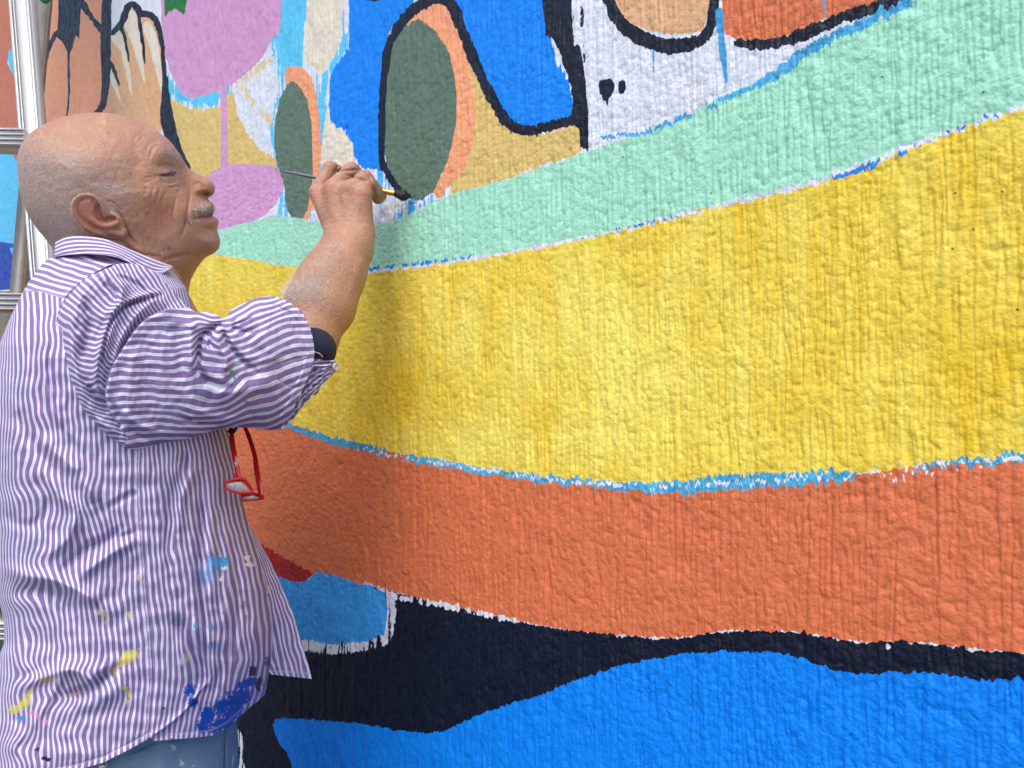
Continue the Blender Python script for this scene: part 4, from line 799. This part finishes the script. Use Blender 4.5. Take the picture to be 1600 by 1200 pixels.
def patch(name, A, B, dfun, n=120, m=40, mat=None, parent=None, stripes=None, bulge=0, fold=None, extra=None, thick=.0012):
    """a strip of cloth between two traced edges, with real thickness"""
    a = curve(A, n); b = curve(B, n); t_ = np.linspace(0, 1, m)[None, :, None]; p = a[:, None]*(1-t_)+b[:, None]*t_
    X, Y = p[..., 0].ravel(), p[..., 1].ravel(); u = np.repeat(np.linspace(0, 1, n), m); v = np.tile(np.linspace(0, 1, m), n)
    d = dfun(X, Y, u, v)-bulge*np.sin(np.pi*v)
    if fold is not None: d = d-fold(X, Y, u, v)
    V1 = P3(X, Y, d); V2 = P3(X, Y, d+thick); q1 = gridq(n, m); q2 = q1[:, ::-1]+n*m
    ring = [i*m for i in range(n)]+[(n-1)*m+j for j in range(1, m)]+[i*m+m-1 for i in range(n-2, -1, -1)]+[j for j in range(m-2, 0, -1)]
    qs = [(ring[i], ring[(i+1) % len(ring)], ring[(i+1) % len(ring)]+n*m, ring[i]+n*m) for i in range(len(ring))]
    at_ = {'stripe': np.tile(stripes(X, Y, u, v), 2)} if stripes else {}
    if extra: at_.update({k: np.concatenate([e, e]) for k, e in extra(X, Y, u, v).items()})
    return rel(mesh_np(name, np.concatenate([V1, V2]), np.concatenate([q1, q2, qs]), mat or sh.m, attrs=at_), parent or shirt)
# far side of the rolled cuff
patch('cuff', [(440,600),(470,575),(492,561),(508,563),(524,563)], [(440,672),(454,660),(476,632),(500,606),(527,578)], lambda X, Y, u, v: .915+.0003*(X-450)+.012*v, 90, 60, stripes=lambda X, Y, u, v: v*6.5+.5*pnoise(X/12, Y/8, 140), fold=lambda X, Y, u, v: .004*pnoise(X/9+Y/16, Y/6, 141)+.03*(1-v)*0,
      extra=lambda X, Y, u, v: {'stain': np.zeros((len(X), 4)), 'seam': np.exp(-((u-.93)/.02)**2)})
# the navy band round the elbow
nb = simple('navy_knit', (.006, .010, .032, 1), .9, 0, 900, .5, .0004); 
uu = np.linspace(0, np.pi, 26)[:, None]; vv = np.linspace(0, 2*np.pi, 40, False)[None, :]
cx, cy, cd = 486.0, 548.0, .975
ex = (cx+40*np.cos(vv)*np.sin(uu)); ey = (cy+0*uu-40*np.cos(uu)*np.cos(math.radians(25))-14*np.cos(uu)*0+0*vv); ex = ex-8*np.cos(uu)*-.2
ed = cd+.05*np.sin(vv)*np.sin(uu)
V = P3(ex.ravel(), (ey+0*vv).ravel(), ed.ravel())
rel(mesh_np('elbow_band', V, gridq(26, 40, wrap=True), nb), person)
# collar: a standing, turned-down band around the neck
def collar_d(X, Y, u, v):
    h_ = .078*np.sqrt(np.clip(1-((X-185)/108)**2, 0, 1))+.020*v; return plane_d(X, h_)
cA = [(86,379),(100,372),(118,369),(140,370),(165,374),(190,384),(220,397),(250,409),(271,416)]
cB = [(85,402),(100,399),(125,397),(150,398),(178,401),(200,410),(222,424),(244,430),(264,421)]
st_c = lambda X, Y, u, v: .3+v*(4.0+1.2*np.clip(1-np.abs(u-.5)*2, 0, 1))
patch('collar', cA, cB, collar_d, 200, 44, stripes=st_c, bulge=.003, fold=lambda X, Y, u, v: .0012*pnoise(X/20, Y/9, 150), extra=lambda X, Y, u, v: {'stain': np.zeros((len(X), 4)), 'seam': np.exp(-((u-.955)/.006)**2)+.7*np.exp(-((v-.93)/.015)**2)}, thick=.003)
cf = patch('collar', cA, cB, collar_d, 60, 20, stripes=st_c, bulge=.003, extra=lambda X, Y, u, v: {'stain': np.zeros((len(X), 4)), 'seam': 0*X}, thick=.003)
co_ = np.zeros(len(cf.data.vertices)*3, np.float32); cf.data.vertices.foreach_get('co', co_); co_ = mirror_far(co_.reshape(-1, 3).astype(float)); cf.data.vertices.foreach_set('co', co_.astype(np.float32).ravel())
# open neck with its button placket
patch('placket', [(240,426),(262,428),(272,434),(284,448),(294,468),(301,486),(308,497)], [(196,414),(226,432),(248,444),(264,458),(280,474),(292,486),(304,498)], lambda X, Y, u, v: plane_d(X, .062-.05*np.clip((X-230)/70, 0, 1)), 90, 30, stripes=lambda X, Y, u, v: (X*.5+Y)/6.5, extra=lambda X, Y, u, v: {'stain': np.zeros((len(X), 4)), 'seam': np.exp(-((v-.12)/.03)**2)})
def disc(name, c, r, nrm, mat, parent, th_=.0012, holes=True):
    nrm = np.array(nrm, float); nrm /= np.linalg.norm(nrm); a = np.cross(nrm, [0, 0, 1]); a /= np.linalg.norm(a); b = np.cross(nrm, a); n = 24; w = np.linspace(0, 2*np.pi, n, False)
    prof = [(0.02, .0), (r*.55, .0), (r*.62, .0007), (r*.9, .0009), (r, .0004), (r, -th_), (0.0002, -th_)]; prof[0] = (.0002, 0)
    V = np.concatenate([c+p*(np.cos(w)[:, None]*a+np.sin(w)[:, None]*b)+nrm*q_ for p, q_ in prof]); return rel(mesh_np(name, V, gridq(len(prof), n, wrap=True), mat), parent)
btn = simple('button_plastic', (.55, .58, .56, 1), .3)
disc('button', P3(272, 447, plane_d(272, .066)), .0048, (.25, -1, .15), btn, shirt)
disc('button', P3(525, 573, .934), .0048, (.9, -.5, -.1), btn, shirt)
disc('button', P3(411, 918, 1.035), .0042, (.5, -1, 0), btn, shirt)
# loose thread on the cuff
def tubeline(name, pts, r, mat, parent=None, n=8, flat=1.0):
    p = np.array(pts, float); q_ = np.stack([crom(p[:, [0, 1]], 6, False)[:, 0], crom(p[:, [0, 1]], 6, False)[:, 1], crom(p[:, [0, 2]], 6, False)[:, 1]], -1)
    Tn = np.gradient(q_, axis=0); Tn /= np.linalg.norm(Tn, axis=1, keepdims=True); up = np.cross(Tn, [0.31, .9, .2]); up /= np.linalg.norm(up, axis=1, keepdims=True); sd = np.cross(Tn, up)
    w = np.linspace(0, 2*np.pi, n, False); rr_ = np.interp(np.linspace(0, 1, len(q_)), np.linspace(0, 1, len(np.atleast_1d(r))), np.atleast_1d(r)) if np.ndim(r) else np.full(len(q_), r)
    V = (q_[:, None]+rr_[:, None, None]*(np.cos(w)[None, :, None]*up[:, None]+flat*np.sin(w)[None, :, None]*sd[:, None])).reshape(-1, 3)
    qd = gridq(len(q_), n, wrap=True); capq = [(0, i, i+1, i+2) for i in range(1, n-2, 2)]; m_ = (len(q_)-1)*n; capq2 = [(m_, m_+i+2, m_+i+1, m_+i) for i in range(1, n-2, 2)]
    o = mesh_np(name, V, np.concatenate([qd, capq, capq2]), mat); return rel(o, parent) if parent else o
thr = simple('thread', (.75, .7, .68, 1), .8)
tubeline('thread', [pt(466,549,.895), pt(480,550,.905), pt(492,550,.915), pt(500,553,.918), pt(504,558,.920)], .00035, thr, shirt, 5)
# far front panel hanging open
flap = patch('front_panel', [(392,826),(406,848),(424,880),(442,920),(458,960),(472,1005),(482,1040),(487,1061)], [(385,840),(396,880),(404,920),(410,960),(412,1000),(414,1030),(420,1048),(424,1054)], lambda X, Y, u, v: 1.10+.0*X-.03*v, 160, 70,
      stripes=lambda X, Y, u, v: v*7.5+.35*pnoise(X/16, Y/30, 160)+.25*u, fold=lambda X, Y, u, v: .006*np.sin(v*5+u*2)*u+.003*pnoise(X/12, Y/40, 161), extra=lambda X, Y, u, v: {'stain': stain_col(X, Y, [(419,921,4,6,0,PC,.3,.6),(433,1046,3,3,0,PB,.3,.7)]), 'seam': np.exp(-((v-.30)/.02)**2)*.8+np.exp(-((u-.965)/.008)**2)})
# left arm on the far side: sleeve, forearm, hand in the pocket
def wtube(name, pts, rad, mat, parent, n=28, attrs_=None, m_=10):
    p = np.array(pts, float); L_ = np.linspace(0, 1, len(p)); s2 = np.linspace(0, 1, len(p)*m_); q_ = np.stack([np.interp(s2, L_, p[:, k]) for k in range(3)], -1)
    for _ in range(m_): q_[1:-1] = (q_[:-2]+q_[1:-1]*2+q_[2:])/4
    rr_ = np.interp(s2, L_, rad); Tn = np.gradient(q_, axis=0); Tn /= np.linalg.norm(Tn, axis=1, keepdims=True); up = np.cross(Tn, [.46, -.2, 1e-3+.1]); up /= np.linalg.norm(up, axis=1, keepdims=True); sd = np.cross(Tn, up)
    w = np.linspace(0, 2*np.pi, n, False); k = 1+.05*np.sin(3*w[None]+s2[:, None]*25)
    V = (q_[:, None]+(rr_[:, None]*k)[..., None]*(np.cos(w)[None, :, None]*up[:, None]+np.sin(w)[None, :, None]*sd[:, None])).reshape(-1, 3)
    at_ = {'stripe': np.tile(np.arange(n)*1.0, len(q_)), 'stain': np.zeros((len(V), 4)), 'seam': np.zeros(len(V))} if attrs_ else {'tone': np.tile([.48, .26, .17, 1], (len(V), 1))}
    qd = gridq(len(q_), n, wrap=True); capq = [(0, i, i+1, i+2) for i in range(1, n-2, 2)]; mm = (len(q_)-1)*n; cap2 = [(mm, mm+i+2, mm+i+1, mm+i) for i in range(1, n-2, 2)]
    return rel(mesh_np(name, V, np.concatenate([qd, capq, cap2]), mat, attrs=at_), parent)
mnv = np.array([MX, MY, 0]); 
def far(px, z, h_): c = sag(px, z); return c+mnv*h_
wtube('sleeve', [far(160, 1.36, .13), far(150, 1.30, .19), far(150, 1.18, .23), far(160, 1.06, .25)], [.055,.075,.068,.062], sh.m, shirt, attrs_=True)
wtube('forearm', [far(155, 1.12, .245), far(165, 1.02, .25), far(230, .90, .235), far(262, .82, .20), far(270, .76, .17)], [.042,.042,.032,.030,.035], body.data.materials[0], person)

# ------------------------------------------------------------------ jeans and shoes
dn_ = NT('paint_stained_denim'); co = dn_.coord(); a1 = dn_.noise(co, 14, 5, .6); a2 = dn_.noise(co, 1300, 2); a3 = dn_.noise(co, 30, 4, .6)
base_ = dn_.mix(a1, (.060,.150,.240,1), (.24,.36,.45,1)); base_ = dn_.mix(dn_.math('MULTIPLY', a2, .35), base_, (.30,.36,.42,1))
base_ = dn_.mix(dn_.math('MULTIPLY', dn_.maprange(a3, .58, .66), .6), base_, (.05,.22,.12,1)); base_ = dn_.mix(dn_.math('MULTIPLY', dn_.maprange(dn_.noise(co, 55, 4), .62, .65), .75), base_, (.6,.62,.6,1))
base_ = dn_.mix(dn_.math('MULTIPLY', dn_.attr('seam'), .75), base_, (.02,.035,.05,1))
dn_.set(Base_Color=base_, Roughness=.9, Normal=dn_.bump(a2, .0003, .6, dn_.bump(a3, .003, .4)))
NR, NF = 120, 150; th = np.concatenate([np.linspace(np.pi, 2*np.pi, NF, False), np.linspace(0, np.pi, 40, False)])
yr = np.linspace(1085, 1420, NR)[:, None]; cth = np.cos(th)[None]; sth = np.abs(np.sin(th))[None]
xl = np.interp(yr, [1085,1200,1420], [-8,-14,-5]); xr = np.interp(yr, [1085,1150,1200,1420], [368,372,373,372])
X = ((xl+xr)/2+(xr-xl)/2*np.sign(cth)*np.abs(cth)**.9); Y = yr+0*X; X = X.ravel(); Y = Y.ravel(); fr_ = np.tile(np.arange(len(th)) < NF, NR)
lft = (.168*sth**.8+0*yr).ravel(); dj = soft_fold(X, Y, [(200,1172),(222,1168),(240,1160),(300,1152)], 2.5, -.003)+soft_fold(X, Y, [(190,1186),(215,1180),(236,1170)], 2.5, .004)+.003*pnoise(X/30, Y/25, 170)+soft_fold(X, Y, [(352,1140),(350,1200),(348,1300)], 3, -.004)
dd = plane_d(X)-(lft+dj*fr_)/mt(X); V = P3(X, Y, dd); V = np.where(fr_[:, None], V, mirror_far(V))
sm_ = soft_fold(X, Y, [(195,1180),(222,1170),(245,1160)], 1.6, 1)+soft_fold(X, Y, [(352,1130),(350,1220),(348,1400)], 1.5, 1)
jeans = rel(mesh_np('jeans', V, gridq(NR, len(th), wrap=True), dn_.m, attrs={'seam': np.clip(sm_, 0, 1)}), person)
for h_ in (-.09, .09):
    pts = [sag(185, .74)+mnv*h_*.85, sag(185, .50)+mnv*h_*1.05, sag(190, .30)+mnv*h_*1.1, sag(188, .07)+mnv*h_*1.15]
    o = wtube('leg', pts, [.118, .088, .070, .062], dn_.m, jeans); 
disc('rivet', P3(160, 1195, plane_d(160, .176)-.0), .0055, (0.2, -1, .0), simple('rivet_metal', (.45,.42,.38,1), .35, 1), jeans)
shoe_m = simple('shoe_leather', (.06, .045, .035, 1), .6)
for h_ in (-.10, .10):
    c = sag(190, 0)+mnv*h_; f2 = np.array([.89, .46, 0]); rows = []
    for s1, w_, hh_ in [(-.09,.02,.05),(-.08,.036,.09),(-.03,.040,.10),(.03,.044,.085),(.09,.050,.06),(.15,.048,.045),(.185,.030,.032),(.195,.008,.02)]:
        a_ = np.linspace(0, 2*np.pi, 20, False); rows.append(c+f2*s1+mnv*(w_*np.cos(a_))[:, None]+np.array([0, 0, 1])*(np.maximum(hh_/2+hh_/2*np.sin(a_), 0)+.001)[:, None])
    rel(mesh_np('shoe', np.concatenate(rows), gridq(8, 20, wrap=True), shoe_m), person)

# ------------------------------------------------------------------ paintbrush
pb_ = empty('paintbrush', 'thin grey-handled paintbrush loaded with dark paint held against the mural', 'paintbrush', tuple(P3(540, 288, 1.12)))
Aq, Bq = P3(443, 267.5, 1.112), P3(636, 306, 1.112); ax_ = (Bq-Aq)/np.linalg.norm(Bq-Aq); Lb = np.linalg.norm(Bq-Aq)
def alongb(f): return tuple(Aq+(Bq-Aq)*f)
rel(tubeline('handle', [alongb(f) for f in (0, .1, .3, .5, .72, .79)], [.0014, .0022, .0028, .0034, .0036, .0032], simple('handle_paint', (.12,.13,.16,1), .35)), pb_)
rel(tubeline('ferrule', [alongb(f) for f in (.78, .84, .90, .905)], [.0040, .0042, .0043, .0040], simple('brass_ferrule', (.70,.45,.10,1), .3, .7, 200)), pb_)
rel(tubeline('bristles', [alongb(.895), alongb(.94), tuple(Aq+(Bq-Aq)*.975+np.array([0, 0, -.001])), tuple(Aq+(Bq-Aq)*1.005+np.array([0, 0, -.003]))], [.0040, .0072, .0088, .0040], simple('wet_dark_paint', (.008,.010,.02,1), .25, 0, 900, .3, .0015), n=14), pb_)

# ------------------------------------------------------------------ red reading glasses hanging on a cord from his neck
gl = empty('reading_glasses', 'red reading glasses hanging upside down in front of his chest', 'glasses', tuple(P3(380, 760, 1.04)))
rm = simple('glossy_red_plastic', (.55, .008, .012, 1), .18, 0, 90, .1, 0); dk = simple('black_cord', (.01, .01, .012, 1), .6)
lens_m = NT('lens_glass'); lens_m.set(Base_Color=(.80, .84, .88, 1), Roughness=.03); lens_m.b.inputs['Transmission Weight'].default_value = .75; lens_m.b.inputs['IOR'].default_value = 1.45; lens_m.b.inputs['Coat Weight'].default_value = .6
def bar(name, pts, wd, th_, mat):          # flat bar: traced centre line, width in the picture plane, thickness in depth
    p = np.array(pts, float); c2 = crom(p[:, :2], 6, False); dpt = crom(p[:, [0, 2]], 6, False)[:, 1]; nn_ = len(c2); wv = np.interp(np.linspace(0, 1, nn_), np.linspace(0, 1, len(wd)), wd)
    tg = np.gradient(c2, axis=0); tg /= np.linalg.norm(tg, axis=1, keepdims=True); nm = np.stack([-tg[:, 1], tg[:, 0]], -1); V = []
    prof = [(-1, -.5), (-.75, -1), (.75, -1), (1, -.5), (1, .5), (.75, 1), (-.75, 1), (-1, .5)]
    for a, b in prof: V.append(P3(c2[:, 0]+nm[:, 0]*a*wv/2, c2[:, 1]+nm[:, 1]*a*wv/2, dpt+b*th_/2))
    V = np.stack(V, 1).reshape(-1, 3); m2_ = (nn_-1)*8
    return rel(mesh_np(name, V, np.concatenate([gridq(nn_, 8, wrap=True), [(0, 1, 2, 3), (0, 3, 4, 7), (4, 5, 6, 7), (m2_, m2_+3, m2_+2, m2_+1), (m2_, m2_+7, m2_+4, m2_+3), (m2_+4, m2_+7, m2_+6, m2_+5)]]), mat), gl)
tA = bar('temple', [(360,655,.94),(363,690,.925),(367,715,.915),(373,746,.912)], [5,8,9,9], .003, rm)
bar('temple', [(376,655,1.0),(388,680,1.0),(398,712,.985),(402,740,.97),(409,777,.958)], [5,7,7,9,9], .003, rm)
def rim(outer_, inner_, d1, slope, name='rim'):
    a = crom(outer_, 5); b = crom(inner_, 5); n = min(len(a), len(b)); a = a[:n]; b = b[:n]; dd_ = lambda p: d1+slope*(p[:, 0]-380)
    V = np.stack([P3(a[:, 0], a[:, 1], dd_(a)-.0018), P3(b[:, 0], b[:, 1], dd_(b)-.0018), P3(b[:, 0], b[:, 1], dd_(b)+.0018), P3(a[:, 0], a[:, 1], dd_(a)+.0018)], 1)
    o = rel(mesh_np(name, V.reshape(-1, 3), np.array([(i*4+k, i*4+(k+1) % 4, ((i+1) % n)*4+(k+1) % 4, ((i+1) % n)*4+k) for i in range(n) for k in range(4)]), rm, smooth=False), gl)
    ctr = b.mean(0)[None]; Vl = np.concatenate([P3(b[:, 0], b[:, 1], dd_(b)-.0006), P3(ctr[:, 0], ctr[:, 1], dd_(ctr)-.0012), P3(b[:, 0], b[:, 1], dd_(b)+.0006), P3(ctr[:, 0], ctr[:, 1], dd_(ctr)+.0002)])
    m_ = n+1; T = [(i, (i+1) % n, n) for i in range(n)]+[(m_+(i+1) % n, m_+i, m_+n) for i in range(n)]+[x for i in range(n) for x in ((i, m_+i, (i+1) % n), ((i+1) % n, m_+i, m_+(i+1) % n))]
    rel(mesh_np('lens', Vl, np.zeros((0, 4)), lens_m.m, tris=T), gl)
rim([(349,757),(352,751),(366,747),(380,745),(388,752),(395,763),(396,769),(388,771),(372,772),(359,768),(351,763)], [(352,758),(355,754),(367,752),(379,752),(385,757),(392,765),(392,768),(386,769),(373,769),(361,766),(354,762)], .913, .0004)
rim([(377,769),(388,768),(400,770),(408,774),(413,780),(400,782),(390,783),(380,784),(377,777)], [(379,776),(388,775),(396,773),(404,776),(409,779),(400,780),(390,781),(382,781),(379,779)], .955, .0004)
tubeline('cord', [pt(357,673,.932), pt(363,676,.930), pt(368,670,.93), pt(371,663,.935)], .0022, dk, None); rel(bpy.data.objects['cord'], gl)
rel(tubeline('cord', [pt(291,458,.985), pt(294,466,1.0), pt(297,480,1.0), pt(312,540,.99), pt(340,620,.96), pt(360,672,.935)], .0013, dk), gl)
tc = bpy.data.curves.new('lettering', 'FONT'); tc.body = 'adidas'; tc.size = .0075; tc.extrude = .0001; tc.align_x = 'CENTER'; tc.align_y = 'CENTER'
to = bpy.data.objects.new('lettering', tc); C.objects.link(to); dg = bpy.context.evaluated_depsgraph_get(); tm = bpy.data.meshes.new_from_object(to.evaluated_get(dg)); bpy.data.objects.remove(to)
tl = bpy.data.objects.new('lettering', tm); C.objects.link(tl); tm.materials.clear(); tm.materials.append(simple('white_print', (.8,.8,.8,1), .5, 0, 60, .05, 0))
tl.location = P3(368.5, 727, .9118); tl.rotation_euler = (math.radians(90), math.radians(-82), math.radians(0)); rel(tl, gl)

# ------------------------------------------------------------------ aluminium stepladder behind him
ld = empty('stepladder', 'aluminium stepladder standing open against the mural behind the man', 'ladder', (-1.25, 1.95, 0))
al = NT('brushed_aluminium'); ac = al.coord((1, 1, .05)); an = al.noise(ac, 260, 3); al.set(Base_Color=al.mix(an, (.46,.47,.48,1), (.66,.67,.68,1)), Metallic=.6, Roughness=.42, Normal=al.bump(an, .0004, .4))
LD = 1.75
def stile(name, x0, y0, x1, y1, d_, wpx, depth, lips=True, mat_=None):
    """channel section from the top point to the ground along a traced line"""
    a = P3(x0, y0, d_); b = P3(x1, y1, d_); dr = (b-a)/np.linalg.norm(b-a); a = a-dr*.25; b = a+dr*((a[2]-.0)/-dr[2])
    w = wpx/F*d_; sx = np.array([dr[2], 0, -dr[0]])*-1; sx /= np.linalg.norm(sx); sy = np.array([0, 1.0, 0]); parts = []
    def box(u0_, u1_, v0_, v1_):
        c = [p+sx*u_+sy*v_ for p in (a, b) for u_ in (u0_, u1_) for v_ in (v0_, v1_)]; return np.array(c), np.array([(0,1,3,2),(4,6,7,5),(0,4,5,1),(2,3,7,6),(0,2,6,4),(1,5,7,3)])
    parts.append(box(-w/2, w/2, 0, .003)); parts.append(box(-w/2, -w/2+.003, .0035, depth)); parts.append(box(w/2-.003, w/2, .0035, depth))
    if lips: parts.append(box(-w/2, -w/2+.006, -.004, -.0005)); parts.append(box(-w*.30, -w*.24, -.003, -.0005)); parts.append(box(w/2-.006, w/2, -.004, -.0005))
    V, Q_ = join(parts); return rel(mesh_np(name, V, Q_, mat_ or al.m, smooth=False), ld)
al2 = simple('dull_aluminium', (.30,.28,.25,1), .5, .5, 40, .2)
stile('stile', 30, 0, 63, 420, LD, 31, .03)
stile('stile', -330, 0, -410, 400, LD, 38, .07)
stile('rear_leg', 65, 0, 25, 446, LD+.16, 19, .02, False, al2)
stile('rear_leg', -300, 0, -270, 450, LD+.16, 22, .02, False, al2)
def step(y0, y1, xr_, xl_):
    a = P3(xl_, y0, LD-.012); b = P3(xr_, y1, LD-.012); V = []
    nst = 7; parts = []; hh_ = 27/F*LD
    for k in range(nst):
        z0 = k*hh_/nst; z1 = z0+hh_/nst*.8; off = .0 if k in (0, nst-1) else .002*(k % 2)
        c = [np.array([p[0], p[1]+v_+off, p[2]-z_]) for p in (a, b) for v_ in (0, .075) for z_ in (z0, z1+hh_/nst*.2*(0 if k == nst-1 else .96))]; parts.append((np.array(c), np.array([(0,1,3,2),(4,6,7,5),(0,4,5,1),(2,3,7,6),(0,2,6,4),(1,5,7,3)])))
    V, Q_ = join(parts); return rel(mesh_np('step', V, Q_, al.m, smooth=False), ld)
for ys, xs in [(-62, 18), (200, 36), (458, 42), (715, 88), (975, 110), (1235, 130), (1500, 150)]: step(ys-4, ys, xs, -336-.19*ys)
rel(mesh_np('top_cap', np.array([P3(x, y, d) for x in (-350, 95) for y in (-395, -370) for d in (LD-.02, LD+.20)]), [(0,1,3,2),(4,6,7,5),(0,4,5,1),(2,3,7,6),(0,2,6,4),(1,5,7,3)], simple('green_plastic', (.02,.22,.10,1), .5), smooth=False), ld)
tubeline('green_grip', [pt(62,-6,LD+.14), pt(70,2,LD+.14), pt(78,-4,LD+.14)], .006, simple('green_cord', (.02,.25,.10,1), .6)); rel(bpy.data.objects['green_grip'], ld)
